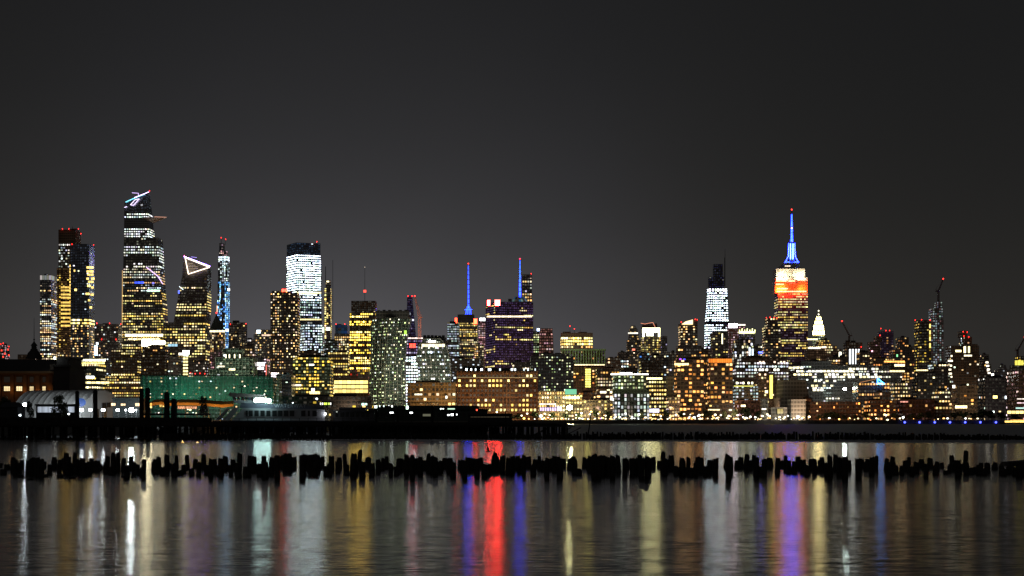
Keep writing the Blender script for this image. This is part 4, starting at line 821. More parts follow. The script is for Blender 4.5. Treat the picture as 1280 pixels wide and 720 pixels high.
# ================================================================ setting: water, shores
def water():
    m = bpy.data.materials.new('river_water'); m.use_nodes = True; nt = m.node_tree; N = nt.nodes; Lk = nt.links
    N.remove(N['Principled BSDF']); out = N['Material Output']
    g = N.new('ShaderNodeBsdfAnisotropic'); g.distribution = 'BECKMANN'; g.inputs['Color'].default_value = (.92, .92, .92, 1)
    df = N.new('ShaderNodeBsdfDiffuse'); df.inputs['Color'].default_value = (.012, .013, .011, 1)
    mx = N.new('ShaderNodeMixShader'); fr = N.new('ShaderNodeFresnel'); fr.inputs['IOR'].default_value = 1.33
    geo = N.new('ShaderNodeNewGeometry'); sp = N.new('ShaderNodeSeparateXYZ'); Lk.new(geo.outputs['Position'], sp.inputs[0])
    def mth(op, a_, b_, c_=None):
        k = N.new('ShaderNodeMath'); k.operation = op
        for i, v in enumerate((a_, b_, c_)):
            if v is None: continue
            if isinstance(v, (int, float)): k.inputs[i].default_value = v
            else: Lk.new(v, k.inputs[i])
        return k.outputs[0]
    # sheltered water inside the breakwater is smooth, wind ruffles the open river beyond it
    u = mth('ADD', mth('MULTIPLY', sp.outputs[0], .42), sp.outputs[1])
    def ramp(lo, hi):
        mr = N.new('ShaderNodeMapRange'); mr.inputs[1].default_value = 238; mr.inputs[2].default_value = 262; mr.inputs[3].default_value = lo; mr.inputs[4].default_value = hi
        Lk.new(u, mr.inputs[0]); return mr.outputs[0]
    Lk.new(ramp(WR, .42), g.inputs['Roughness'])
    def slope(sx, sy, k, off=0.):
        mp = N.new('ShaderNodeMapping'); mp.inputs['Scale'].default_value = (sx, sy, 1); mp.inputs['Location'].default_value = (off, off, off); Lk.new(geo.outputs['Position'], mp.inputs[0])
        n = N.new('ShaderNodeTexNoise'); n.inputs['Scale'].default_value = 1; n.inputs['Detail'].default_value = 2; n.inputs['Roughness'].default_value = .6; Lk.new(mp.outputs[0], n.inputs['Vector'])
        return mth('MULTIPLY', mth('SUBTRACT', n.outputs['Fac'], .5), k)
    # long-crested ripples running across the river: slopes mostly towards and away from the far bank
    sy = mth('ADD', mth('ADD', slope(.8, 10, SL1), slope(.14, 1.3, SL2, 7)), slope(2.2, 29, SL3, 3))
    sy = mth('SUBTRACT', mth('MULTIPLY', sy, ramp(1, 3)), ramp(0, .16)); sx = slope(.5, 1.3, .035, 11)
    cb = N.new('ShaderNodeCombineXYZ'); Lk.new(sx, cb.inputs[0]); Lk.new(sy, cb.inputs[1]); cb.inputs[2].default_value = 1
    nm = N.new('ShaderNodeVectorMath'); nm.operation = 'NORMALIZE'; Lk.new(cb.outputs[0], nm.inputs[0])
    Lk.new(nm.outputs[0], g.inputs['Normal']); Lk.new(fr.outputs[0], mx.inputs[0])
    Lk.new(df.outputs[0], mx.inputs[1]); Lk.new(g.outputs[0], mx.inputs[2]); Lk.new(mx.outputs[0], out.inputs[0])
    return m
WR, SL1, SL2, SL3 = .145, .23, .02, .26
m = MB(); m.quad((-9000, -200, 0), (9000, -200, 0), (9000, 12000, 0), (-9000, 12000, 0))
tag(m.build('river_water', water()), kind='structure')
GM = mat('city_ground', (.07, .065, .06), .9, nscale=.05)
m = MB(); m.box(-8000, 8000, 1525, 12000, -3, GZ); tag(m.build('city_ground', GM), kind='structure')
m = MB(); m.box(-8000, 8000, 1521, 1525, -3, GZ + .6)
for i in range(240): x = -700+6*i; m.box(x, x+.7, 1520, 1521, -3, GZ + .6)
tag(m.build('seawall', mat('seawall_stone', (.12, .11, .10), .9)), 'long low stone seawall along the far shore', 'seawall', kind='structure')
m = MB(); m.quad((X(560, 1532), 1526, GZ+.03), (X(1700, 1532), 1526, GZ+.03), (X(1700, 1540), 1538, GZ+.03), (X(560, 1540), 1538, GZ+.03)); tag(m.build('promenade_path', mat('paving', (.25, .23, .2), .8)), kind='structure')
# Hoboken side: quay behind the pier
QZ = 2.35
m = MB(); m.box(-420, X(176, 330), 322, 560, -2, QZ); m.box(X(176, 330)-.1, X(262, 360), 340, 420, -2, QZ-.05); tag(m.build('quay_ground', mat('quay_concrete', (.13, .13, .13), .85)), kind='structure')

# ================================================================ timber piles
WOOD = mat('wet_dark_timber', (.016, .013, .011), .75, noise=.6, nscale=3)
def pile_mesh(seed, r, h):
    rnd = random.Random(seed); m = MB(); n = 10; rows = []
    lean = (rnd.uniform(-.05, .05), rnd.uniform(-.05, .05)); nz = [rnd.uniform(.88, 1.1) for _ in range(n)]
    lv = [-.8, 0, .35*h, .7*h, h*.93]
    for k, z in enumerate(lv):
        rr = r * (1.05 - .04*k) * (1 if k < 4 else .97)
        rows.append([(lean[0]*z + rr*nz[i]*rnd.uniform(.96, 1.04)*math.cos(2*math.pi*i/n), lean[1]*z + rr*nz[i]*math.sin(2*math.pi*i/n), z) for i in range(n)])
    tilt = rnd.uniform(-.35, .35)
    rows.append([(x*.9, y*.9, h + tilt*x*.9 + rnd.uniform(-.05, .03)) for x, y, z in rows[-1]])
    for a, b in zip(rows, rows[1:]):
        for i in range(n): m.quad(a[i], a[(i+1) % n], b[(i+1) % n], b[i])
    c = (lean[0]*h, lean[1]*h, h - rnd.uniform(.02, .12))
    for i in range(n): m.poly([rows[-1][i], rows[-1][(i+1) % n], c])
    ob = m.build('wooden_pile', WOOD, org=(0, 0, 0)); me = ob.data; bpy.data.objects.remove(ob); return me
PM = [pile_mesh(k, .178, 1.0) for k in range(12)]
def pile(x, y, h, r=1., tilt=0., az=0., label='blackened timber pile stump standing in the near row across the river', group='near row of timber piles', name='wooden_pile'):
    o = bpy.data.objects.new(name, random.choice(PM)); col.objects.link(o); o.location = (x, y, 0)
    o.scale = (r, r, h); o.rotation_euler = (tilt*math.sin(az), tilt*math.cos(az), U(0, 6.28)) if tilt == 0 else (0, tilt, 0)
    return tag(o, label, 'pile', group)
rnd = random.Random(5)
GAPS = [(181, 188), (373, 376), (381, 384), (902, 908), (914, 916), (1063, 1068), (1100, 1106), (1147, 1149)]
cnt = 0
NP = 282
for i in range(NP):
    px = -8 + 1300*(i + rnd.uniform(-.48, .48))/NP; right = max(0, min(1, (px-1040)/160))
    dd = rnd.choice((87.5, 90, 92.5, 95, 98, 101, 104.5)) + rnd.uniform(-1, 1)
    if any(a-1.5 < px < b+1.5 for a, b in GAPS): px += 9
    ztop = H - (rnd.gauss(571.6, 2.7) - YH)/F*dd           # tops line up because the old deck was level
    if px < 250: ztop += rnd.uniform(-.3, .08)
    h = max(.25, min(1.2, ztop)) * (1 - .5*right*rnd.uniform(.5, 1.25))
    if dd < 92 and rnd.random() < .5: h *= rnd.uniform(.45, .85)
    pile(X(px, dd), dd, h, rnd.uniform(.8, 1.12), rnd.uniform(-.07, .07) if rnd.random() < .5 else 0); cnt += 1
for px, d, h, r, t, lab in ((37, 82, .10, 1.15, 0, 'flat low pile stump barely above water, nearest the lower left'), (26, 86.5, .13, 1.1, 0, 'flat low stump just behind the nearest one at the far left'),
        (57, 87, .14, 1.0, 0, 'flat low stump below the paired tall piles at the left'), (76, 85.5, .17, 1.05, 0, 'low broad stump fourth from the left'), (90, 84.5, .1, 1.1, 0, 'low flat stump at the front edge under the tallest left piles'),
        (155, 86, .1, 1.0, 0, 'lone flat stump in front of the row near the white lamp streaks'), (167, 85.5, .07, .8, 0, 'smallest flat stump in front of the row'), (796, 93, .3, 1.0, 0, 'short squat stump in front of the row right of the centre'),
        (82, 96, 1.12, .95, 0, 'tall pile standing clear of its neighbours at the left'), (93, 97, 1.08, .9, 0, 'tall slightly thinner twin of the tall pile at the left'), (142, 97, 1.08, .95, 0, 'tall pile under the third white lamp streak'),
        (378, 96, 1.05, 1.05, .16, 'leaning pile before the white streak with gaps on both sides'), (389, 99, .85, 1.1, -.12, 'bulky pile of the arched clump by the white streak'), (396, 98, .95, 1.3, .0, 'widest pile at the top of the arched clump'),
        (1207, 103, 1.12, .95, 0, 'tall square-topped pile standing above the low stumps at the right'), (1190, 104, .8, .95, 0, 'second tallest pile among the low stumps at the right'), (829, 99, 1.12, .9, 0, 'pile poking above the row right of the yellow streak'), (907, 104, .8, .9, .2, 'leaning pile alone in the pale streak')):
    pile(X(px, d), d, h, r, t, label=lab, group=None)
print('front piles', cnt)
# low flat float far right
m = MB(); m.prism([(X(1254, 104), 103, .08), (X(1300, 104), 103, .08), (X(1300, 104), 105.5, .1), (X(1254, 104), 105, .1)], [(X(1256, 104), 103, .34), (X(1300, 104), 103, .5), (X(1300, 104), 105.5, .5), (X(1258, 104), 105, .34)])
tag(m.build('fallen_beam', WOOD), 'dark fallen beam lying on the water at the right edge', 'beam')
# far row of spiky piles: the 300 that show largest, then the mass behind
PMF = [pile_mesh(100+k, .17, 1.0) for k in range(6)]
def far_pos(px, back): return 262 - (px-200)*.012 + back
n = 0
for i in range(300):
    px = 205 + (1285-205)*(i+rnd.uniform(.1, .9))/300; d = far_pos(px, rnd.uniform(0, 7))
    o = bpy.data.objects.new('breakwater_post', random.choice(PMF)); col.objects.link(o); o.location = (X(px, d), d, 0)
    hh = rnd.uniform(.8, 1.4) * (.95 if px > 720 else .75) * (1 - .35*max(0, (px-1100)/180)); o.scale = (rnd.uniform(.8, 1.3), 1, hh); o.rotation_euler = (0, rnd.uniform(-.08, .08), U(0, 6))
    tag(o, 'thin jagged post in the distant breakwater row', 'post', 'far row of breakwater posts')
m = MB()
for i in range(950):
    px = 200 + 1090*rnd.random(); d = far_pos(px, rnd.uniform(4, 16)); hh = rnd.uniform(.45, 1.0) * (1 - .35*max(0, (px-1100)/180)); x = X(px, d)
    m.bar((x, d, -.6), (x+rnd.uniform(-.06, .06), d, hh), .2, .16, 6)
tag(m.build('pile_field', WOOD), 'crowded low stumps filling the water behind the jagged far row', 'piles', kind='stuff')
# ================================================================ the pier
PIER = mat('pier_timber', (.022, .02, .02), .85, noise=.5, nscale=1.2)
pr = empty('pier', (X(330, 285), 285, 0), 'long black timber pier on piles in the middle distance', 'pier')
xL, xR = -112, X(712, 283)
m = MB()
m.prism([(xL, 279, 1.95), (xR-.6, 279, 1.95), (xR+1.2, 287, 1.95), (xL, 300, 1.95)], [(xL, 279, 2.55), (xR-2.6, 279, 2.55), (xR-.5, 287, 2.55), (xL, 300, 2.55)])
m.build('deck', PIER, pr)
m = MB(); m.box(xL, X(264, 280), 280.2, 280.6, 2.55, 3.55); m.box(X(264, 280), X(445, 280), 280.2, 280.6, 2.55, 2.85); m.build('bulwark', PIER, pr)
m = MB(); m.box(xL, xR-6, 278.6, 278.95, 2.2, 2.72); m.build('fender_beam', PIER, pr)
m = MB()
x = xL
while x < X(560, 281): m.box(x, x+.09, 281, 281.09, 2.55, 3.5); x += 1.5
for z in (2.95, 3.42): m.box(xL, X(560, 281), 281, 281.06, z, z+.05)
m.build('railing', STEEL, pr)
for i in range(100):
    x = xL + (xR-1-xL)*(i+rnd.random()*.8)/100; m = MB(); m.bar((x, 280+rnd.uniform(0, 2), -.8), (x, 280+rnd.uniform(0, 2), 1.9), .2, .18, 8); m.build('pier_pile', WOOD, pr)
m = MB()
for i in range(400):
    x = xL + (xR-xL)*rnd.random(); y = 283+rnd.uniform(0, 9); m.bar((x, y, -.8), (x, y, 1.9), .2, .17, 6)
    if i % 9 == 0: m.bar((x, y, .3), (x+3, y, 1.8), .09)
    if i % 2 == 0: xx = xL + (xR-xL)*rnd.random(); yy = 262+17*rnd.random()**.7; m.bar((xx, yy, -.6), (xx, yy, rnd.uniform(.15, .8)), .19, .16, 6)
tag(m.build('pier_pile', WOOD, pr), kind='stuff')
# mooring posts beside the pier (tall thick dark posts)
for px, y0, d, r, lab in ((96.5, 490, 300, .42, 'thick dark mooring post in front of the white tent, left one'), (119, 489, 300, .45, 'thick dark mooring post before the arched end of the white tent'), (177, 487, 300, .45, 'dark mooring post beside the brightest pier lamp, left of a close pair'),
        (184.5, 486, 301, .5, 'dark mooring post, taller of the close pair by the brightest lamp'), (208.5, 491.5, 300, .55, 'single stout mooring post before the green-lit hall'), (217.5, 500, 300, .6, 'short stout mooring post right of the single one'),
        (470, 512, 299, .25, 'thin post on the pier among the dim green lamps'), (497, 511, 299, .2, 'thin post on the pier right of the dim green lamps'), (540, 508, 299, .3, 'post on the pier before the tan low-rise')):
    m = MB(); m.bar((X(px, d), d, -1), (X(px, d), d, Z(y0, d)), r, r*.9, 10); m.bar((X(px, d), d, Z(y0, d)), (X(px, d), d, Z(y0, d)+.25), r*.9, r*.4, 10)
    tag(m.build('mooring_post', WOOD), lab, 'post')
for px, y0, px1, d, lab in ((632, 513, 632, 282, 'thin upright pole near the end of the pier'), (636, 516, 643, 282, 'leaning pole near the end of the pier'), (706.5, 513, 706.5, 278, 'upright pole standing in the water off the pier end'), (739, 516, 733.5, 277, 'leaning pole in the water right of the pier end')):
    m = MB(); m.bar((X(px1, d), d, -1), (X(px, d), d, Z(y0, d)), .13, .09, 7); tag(m.build('channel_pole', WOOD), lab, 'pole')

# ================================================================ tent, terminal, shelters on the quay
dT = 352
def tent():
    r_ = empty('tent_hall', (X(122, dT), dT, QZ), 'white arched fabric tent hall with curved blue emblem on its side, on the left quay', 'tent')
    ax = Vector((-math.cos(math.radians(24)), math.sin(math.radians(24)), 0)); nrm = Vector((ax.y, -ax.x, 0)); nrm = Vector((math.sin(math.radians(24)), math.cos(math.radians(24)), 0))
    c0 = Vector((X(123.5, dT), dT+3, QZ)); Rw = 7.4; Rh = Z(487.3, dT) - QZ; Lh = 19
    def prof(t): return nrm * (-math.cos(t)*Rw) + Vector((0, 0, math.sin(t)*Rh))
    m = MB(); nb = 12; ns = 24
    for k in range(nb):
        for i in range(ns):
            t0, t1 = math.pi*i/ns, math.pi*(i+1)/ns; a, b = c0+ax*Lh*k/nb, c0+ax*Lh*(k+1)/nb
            sag = .985
            mid = c0+ax*Lh*(k+.5)/nb
            m.quad(a+prof(t0), mid+prof(t0)*sag, mid+prof(t1)*sag, a+prof(t1)); m.quad(mid+prof(t0)*sag, b+prof(t0), b+prof(t1), mid+prof(t1)*sag)
    m.build('canopy', mat('tent_fabric', (.72, .74, .74), .7, noise=.06), r_)
    for nm, c in (('end_wall', c0), ('end_wall', c0+ax*Lh)):
        m = MB(); m.poly([c+prof(math.pi*i/ns)*.99 for i in range(ns+1)]); m.build(nm, mat('tent_fabric', (.72, .74, .74), .7), r_)
    out = -ax * .12
    for nm, u0, u1, z0, z1 in (('door', -.9, .6, .2, 3.3), ('door', 1.9, 3.3, .2, 4.6), ('window', 3.6, 4.7, 3.6, 4.7)):
        m = MB(); a = c0+out+nrm*u0-nrm*2; b = c0+out+nrm*u1-nrm*2
        m.prism([a+Vector((0, 0, z0)), b+Vector((0, 0, z0)), b-out+Vector((0, 0, z0)), a-out+Vector((0, 0, z0))], [a+Vector((0, 0, z1)), b+Vector((0, 0, z1)), b-out+Vector((0, 0, z1)), a-out+Vector((0, 0, z1))]); m.build(nm, mat('dark_glass', (.03, .035, .04), .2), r_)
    for k in range(nb+1):
        m = MB(); a = c0+ax*Lh*k/nb
        for i in range(ns): m.bar(a+prof(math.pi*i/ns)*1.005, a+prof(math.pi*(i+1)/ns)*1.005, .06)
        m.build('rib', mat('tent_rib', (.5, .5, .5), .5), r_)
    m = MB(); p = P(101, 503, dT-8)
    for k in range(3): m.poly([(p.x+math.cos(t)*(1.1-.28*k)-.1*k, p.y-.05*k, p.z+math.sin(t)*(.9-.25*k)) for t in [2*math.pi*q/20 for q in range(20)]])
    m.build('emblem', mat('emblem_blue', (.008, .05, .22), .5), r_)
tent()
for px, py, tx, e_ in ((112, 516, 122, 200), (60, 512, 70, 300), (90, 512, 95, 240)):
    L = bpy.data.lights.new('tent_fill_light', 'AREA'); L.size = .6; L.energy = e_; L.color = (.9, .97, 1); o = bpy.data.objects.new('tent_fill_light', L); col.objects.link(o); o.location = P(px, py, dT-12); o.rotation_euler = (P(tx, 494, dT+2)-o.location).to_track_quat('-Z', 'Y').to_euler()  # added fill lamps that brighten the tent fabric, no fixtures built
BR = mat('terminal_masonry', (.24, .13, .06), .8, nscale=.4)
def terminal():
    d = 445; r_ = empty('terminal_building', (X(30, d), d, QZ), 'old brown terminal hall with lit windows, dark mansard roof and cupola with long finial', 'building')
    x0, x1 = X(-60, d), X(70, d)
    m = MB(); m.box(x0, x1, d, d+30, QZ, Z(466, d)); m.build('wall', BR, r_)
    DK = mat('dark_slate', (.03, .03, .032), .7)
    m = MB(); m.prism([(x0, d-.6, Z(464, d)), (x1+.5, d-.6, Z(464, d)), (x1+.5, d+30, Z(464, d)), (x0, d+30, Z(464, d))], [(x0, d+4, Z(448, d)), (x1-1.5, d+4, Z(448.5, d)), (x1-1.5, d+26, Z(448.5, d)), (x0, d+26, Z(448, d))]); rf = m.build('roof', DK, r_)
    m = MB(); m.box(x0, x1+.9, d-1.1, d-.05, Z(466.3, d), Z(464.2, d)); m.box(x0, x1+.6, d-.7, d-.04, Z(468, d), Z(466.5, d)); m.build('cornice', mat('cornice_stone', (.4, .28, .16), .7), r_)
    for k in range(10):
        cx = 8.7 + 16.2*(k-2); px = (cx if k > 1 else cx)
        m = MB(); m.box(X(px+6.6, d)-.5, X(px+6.6, d)+.5, d-.45, d-.02, QZ, Z(468.2, d))
        if px+6.6 < 69: m.build('pilaster', BR, r_)
    for k, (a, b, s) in enumerate(((5, 13, .8), (20.5, 28, .9), (37.2, 42.2, .6), (53.2, 57.2, .75), (-12, -4, .6), (62.5, 66.5, .02))):
        f = MB(); xa, xb, za, zb = X(a-.8, d), X(b+.8, d), Z(489, d), Z(482.6, d)
        f.box(xa, xb, d-.25, d-.03, za-.1, za); f.box(xa, xb, d-.25, d-.03, zb, zb+.15); f.box(xa, xa+.15, d-.25, d-.03, za, zb); f.box(xb-.15, xb, d-.25, d-.03, za, zb)
        wf = f.build('window_frame', DK, r_)
        m = MB(); n = 3
        for i in range(n):
            u0 = X(a+(b-a)*(i+.1)/n, d); u1 = X(a+(b-a)*(i+.9)/n, d)
            for zz0, zz1 in ((za+.1, za+.55), (za+.65, zb-.1)): m.quad((u0, d-.12, zz0), (u1, d-.12, zz0), (u1, d-.12, zz1), (u0, d-.12, zz1), (1*s, .78*s, .40*s))
        m.build('pane', LIT, wf)
        m = MB(); m.quad((xa+.2, d-.1, Z(478, d)), (xb-.2, d-.1, Z(478, d)), (xb-.2, d-.1, Z(471, d)), (xa+.2, d-.1, Z(471, d)), (.006, .005, .004)); m.build('pane', LIT, wf)
    # cupola
    c = (X(26.5, d), d+12); m = MB()
    for ra, rb, ya, yb in ((11, 9.5, 448.5, 445.5), (9, 8, 445.5, 441.5), (8, 4.4, 441.5, 437.5), (4.6, 4.6, 437.5, 436.2), (3.4, 3.4, 436.2, 432), (4.4, 4.2, 432, 431.3), (4, 1.3, 431.3, 428), (1.3, .3, 428, 425.5)):
        m.bar((c[0], c[1], Z(ya, d+12)), (c[0], c[1], Z(yb, d+12)), ra*.22, rb*.22, 8)
    m.bar((c[0], c[1], Z(426, d+12)), (c[0], c[1], Z(397, d+12)), .10, .035, 6); m.ball((c[0], c[1], Z(424.5, d+12)), .28, 8); m.build('cupola', DK, r_)
    # corner pavilion
    xa, xb = X(71, d), X(90.5, d)
    m = MB(); m.box(xa, xb, d-3, d+14, QZ, Z(459, d)); m.box(xa-.3, xb+.5, d-3.4, d+14.4, Z(459, d), Z(456.5, d)); m.box(xa+.5, xb-.6, d-2, d+12, Z(456.5, d), Z(449, d)); m.box(xa+.3, xb-.3, d-2.3, d+12.3, Z(449, d), Z(446.8, d)); m.build('corner_tower', DK, r_)
    m = MB(); m.box(X(63, d), X(70.5, d), d-.5, d+3, Z(462.5, d), Z(455.5, d)); m.build('dormer', mat('dormer_stone', (.16, .14, .12), .8), r_)
    m = MB(); m.ball((X(73.5, d), d-4, Z(448.3, d)), .36, 8); m.build('lamp', lamp_mat('white_lamp_soft', (.95, 1, .95), 9), r_)
    for px in (-3, 15.5, 31.5, 47.5, 61):
        L = bpy.data.lights.new('facade_lamp', 'POINT'); L.energy = 15; L.color = (1, .42, .1); L.shadow_soft_size = .2
        o = bpy.data.objects.new('facade_lamp', L); col.objects.link(o); o.location = (X(px, d), d-1.6, Z(487.5, d)); o.parent = r_; o.location -= r_.location
terminal()
# dark shelters and sheds at quay level
def shed(name, x0, x1, y0, y1, d, dep, label, cat, m_, lit=(), gable=0.):
    r_ = empty(name, (X((x0+x1)/2, d), d, QZ), label, cat)
    m = MB(); m.box(X(x0, d), X(x1, d), d, d+dep, min(QZ, Z(y0, d)), Z(y1, d)); m.build('wall', m_, r_)
    a, b = X(x0-.8, d), X(x1+.8, d); z = Z(y1, d); mid = (a+b)/2
    m = MB()
    if gable: m.prism([(a, d-.4, z), (a, d+dep+.4, z), (b, d+dep+.4, z), (b, d-.4, z)], [(a+(b-a)*.2, d+dep*.4, z+gable), (a+(b-a)*.2, d+dep*.6, z+gable), (b-(b-a)*.2, d+dep*.6, z+gable), (b-(b-a)*.2, d+dep*.4, z+gable)])
    else: m.box(a, b, d-.4, d+dep+.4, z, z+.3)
    m.build('roof', m_, r_)
    for (lx0, lx1, ly0, ly1, c_, s, n) in lit: sign(r_, lx0, lx1, ly0, ly1, d-.05, c_, s, 'window', off=.05, nx=n, dz=.04)
    return r_
DKM = mat('dark_paint', (.03, .032, .035), .6)
shed('boat_shed', -2, 22, 520, 509, 318, 5, 'dark hipped shed at the left edge of the quay', 'shed', DKM, gable=1.0)
shed('ticket_kiosk', 45, 94, 515, 507, 326, 3, 'long dark canopy kiosk with white-lit counter in front of the tent', 'kiosk', DKM, lit=[(47, 93, 508.3, 515.5, (.75, .85, 1), .38, 22)])
shed('ferry_shelter', 141, 176, 510, 499, 345, 8, 'teal-roofed shelter with warm windows behind the row of pier lamps', 'shelter', mat('teal_paint', (.006, .014, .015), .5), lit=[(139, 144.5, 504, 507, (1, .7, .4), 1.6, 2), (151, 157, 504.5, 507, (1, .72, .4), 1.3, 2), (169, 175, 504, 507.5, (1, .65, .35), 1.5, 2)])
def canopy():
    d = 372; r_ = empty('orange_canopy', (X(225, d), d, QZ), 'wavy fabric canopy glowing orange between the mooring posts and the ferry', 'canopy')
    m = MB(); n = 40
    def zz(px): return Z(505.2 - 2.6*abs(math.sin((px-187)*.035)) - (2.2 if px < 205 else 0), d)
    for i in range(n):
        a = 187+(292-187)*i/n; b = 187+(292-187)*(i+1)/n
        m.quad((X(a, d), d, zz(a)-.1), (X(b, d), d, zz(b)-.1), (X(b, d), d+5, zz(b)+.7), (X(a, d), d+5, zz(a)+.7)); m.quad((X(a, d), d, zz(a)-.75), (X(b, d), d, zz(b)-.75), (X(b, d), d, zz(b)-.1), (X(a, d), d, zz(a)-.1))
    m.build('canopy_fabric', mat('orange_fabric', (.75, .38, .08), .8), r_)
    for k in range(8): m = MB(); x = X(188+14.5*k, d); m.bar((x, d+.3, QZ), (x, d+.3, zz(188+14.5*k)), .08, .08, 6); m.build('post', STEEL, r_)
    sign(r_, 222, 246, 508, 511, d+6, (1, .42, .2), .8, 'window', nx=9); sign(r_, 187, 190, 504, 510, d+1, (1, .65, .2), 1.4, 'window', nx=1); sign(r_, 199, 206, 506, 508.6, d+6, (1, .6, .15), 1.2, 'window', nx=2)
    for px in (195, 212, 230, 248, 266, 284):
        L = bpy.data.lights.new('canopy_lamp', 'POINT'); L.energy = 260; L.color = (1, .5, .12); L.shadow_soft_size = .15
        o = bpy.data.objects.new('canopy_lamp', L); col.objects.link(o); o.parent = r_; o.location = Vector((X(px, d), d-1.2, QZ+1.6)) - r_.location
canopy()
def gangway():
    d = 312; r_ = empty('gangway', (X(215, d), d, QZ), 'pale steel truss gangway with railings between the mooring posts', 'gangway')
    m = MB(); a, b = 180, 262; WM = mat('galvanised', (.4, .42, .44), .5, .4)
    for y in (507, 516.5): m.bar(P(a, y, d), P(b, y+1, d), .06)
    m.build('rail', WM, r_)
    m = MB(); k = 0; x = a
    while x < b-3: m.bar(P(x, 507, d), P(x+3.2, 517, d), .035); m.bar(P(x+3.2, 507, d), P(x, 517, d), .035); x += 3.2
    m.build('truss', WM, r_); m = MB(); m.box(X(a, d), X(b, d), d, d+1.6, Z(519, d), Z(517, d)); m.build('deck', STEEL, r_)
gangway()
# ================================================================ ferry and other moored craft
def ferry():
    d = 304; r_ = empty('ferry', (X(350, d), d, 0), 'white double-deck ferry with raised wheelhouse, floodlight and lettering, moored behind the pier', 'ferry')
    HULL = mat('ferry_hull', (.05, .06, .10), .5); WH = mat('ferry_white', (.5, .5, .56), .45, noise=.12)
    y0, y1 = d, d+7
    def side(pts, yy0, yy1, m_, nm):
        m = MB(); a = [(X(px, d), yy0, Z(py, d)) for px, py in pts]; b = [(x, yy1, z) for x, _, z in a]
        k = len(a); m.poly(a[::-1]); m.poly(b)
        for i in range(k): m.quad(a[i], a[(i+1) % k], b[(i+1) % k], b[i])
        return m.build(nm, m_, r_)
    side([(266, 526), (272, 540), (405, 541), (408, 526)], y0-.4, y1+.4, HULL, 'hull')
    side([(290, 525.6), (304, 510), (406, 512), (406, 525.8)], y0, y1, WH, 'cabin')
    side([(268, 525.6), (283, 510.5), (287, 510.5), (273, 525.6)], y0+.3, y0+.7, WH, 'bow_brace'); side([(278, 525.6), (292, 509.5), (299, 509.5), (286, 525.6)], y0+.1, y0+.6, WH, 'bow_brace')
    side([(298, 509.8), (300, 503.5), (332, 504.5), (404, 508), (404, 511.8)], y0+1, y1-1, mat('ferry_upper', (.16, .17, .24), .5), 'upper_deck')
    side([(290, 503), (289, 499.8), (312, 500.3), (314, 503.8), (296, 504.5)], y0+2, y1-2, WH, 'wheelhouse')
    side([(283.5, 493), (286, 490.3), (316, 492.6), (330, 493.6), (330, 494.8), (312, 496.6), (286, 495.6)], y0+1.4, y1-1.4, mat('wheelhouse_roof', (.26, .20, .20), .6), 'wheelhouse_roof')
    for a, b in ((288.6, 289.6), (293.5, 294.3), (299, 299.9), (303.5, 304.3), (308, 311)): side([(a+.6, 500), (a-.6, 495.2), (b-.3, 495.2), (b+.6, 500)], y0+2, y0+4.6, HULL, 'window_post')
    for k, (a, b) in enumerate([(307, 310), (311, 316), (318, 323.5), (325.5, 331), (333, 338), (340.3, 346), (347.6, 353), (354.8, 360.5), (362, 368), (376.5, 382), (384.8, 387.5), (390.5, 396)]):
        f = MB(); xa, xb = X(a, d), X(b, d); za, zb = Z(520.3, d), Z(513.2, d)
        f.box(xa-.05, xb+.05, y0-.06, y0-.01, za-.06, zb+.06); wf = f.build('window', WH, r_)
        g_ = MB(); g_.quad((xa, y0-.07, za), (xb, y0-.07, za), (xb, y0-.07, zb), (xa, y0-.07, zb)); g_.build('pane', mat('dark_glass', (.03, .035, .04), .15), wf)
    m = MB(); m.bar(P(302, 490.5, d+3), P(302, 484.5, d+3), .11, .07, 6); m.bar(P(298.5, 484.8, d+3), P(304.5, 482.7, d+3), .10); m.bar(P(296, 482.2, d+3), P(304, 482.4, d+3), .06); m.bar(P(305, 484, d+3), P(307.5, 478.5, d+3), .05); m.bar(P(293, 490.5, d+3), P(293, 486.5, d+3), .06); m.bar(P(313, 492, d+3), P(313, 489.8, d+3), .12)
    m.build('radar_mast', STEEL, r_)
    m = MB(); m.ball(P(305.8, 482.7, d+3), .11, 6); m.build('mast_lamp', lamp_mat('warm_small', (1, .75, .5), 8), r_)
    m = MB()
    m.bar(P(351, 512, d+3), P(351, 497, d+3), .05, .04, 6); m.box(X(352, d), X(355.5, d), d+3, d+4, Z(509, d), Z(499.5, d)); m.build('funnel', STEEL, r_)
    m = MB(); m.box(X(300, d), X(404, d), y0-.02, y0+.04, Z(511.9, d), Z(511.4, d)); m.build('rub_rail', WH, r_)
    m = MB()
    for k in range(18): m.bar(P(310+5.4*k, 508.2, d+1.1), P(310+5.4*k, 504.6, d+1.1), .022)
    m.bar(P(310, 504.6, d+1.1), P(402, 505.6, d+1.1), .025); m.bar(P(310, 506.3, d+1.1), P(402, 507.2, d+1.1), .018); m.build('railing', WH, r_)
    m = MB(); m.ball(P(330.5, 492.8, d+3), .1, 6); m.build('navigation_light', lamp_mat('nav_white', (1, .95, .8), 5), r_)
    # floodlight bank
    m = MB()
    for px, py in ((320, 500.3), (324, 500), (328, 500.2), (332, 500.6), (336, 501)): m.ball(P(px, py, d-.6), .46, 10)
    m.build('floodlight', lamp_mat('teal_white_flood', (.62, 1, .92), 12), r_)
    m = MB(); m.box(X(317, d), X(339, d), d-.2, d+.1, Z(503.5, d), Z(502.6, d)); m.build('floodlight_bracket', STEEL, r_)
    m = MB(); m.ball(P(406.6, 517.5, d-.4), .17, 8, 1.6); m.build('stern_lamp', lamp_mat('white_lamp', (.95, 1, 1), 14), r_)
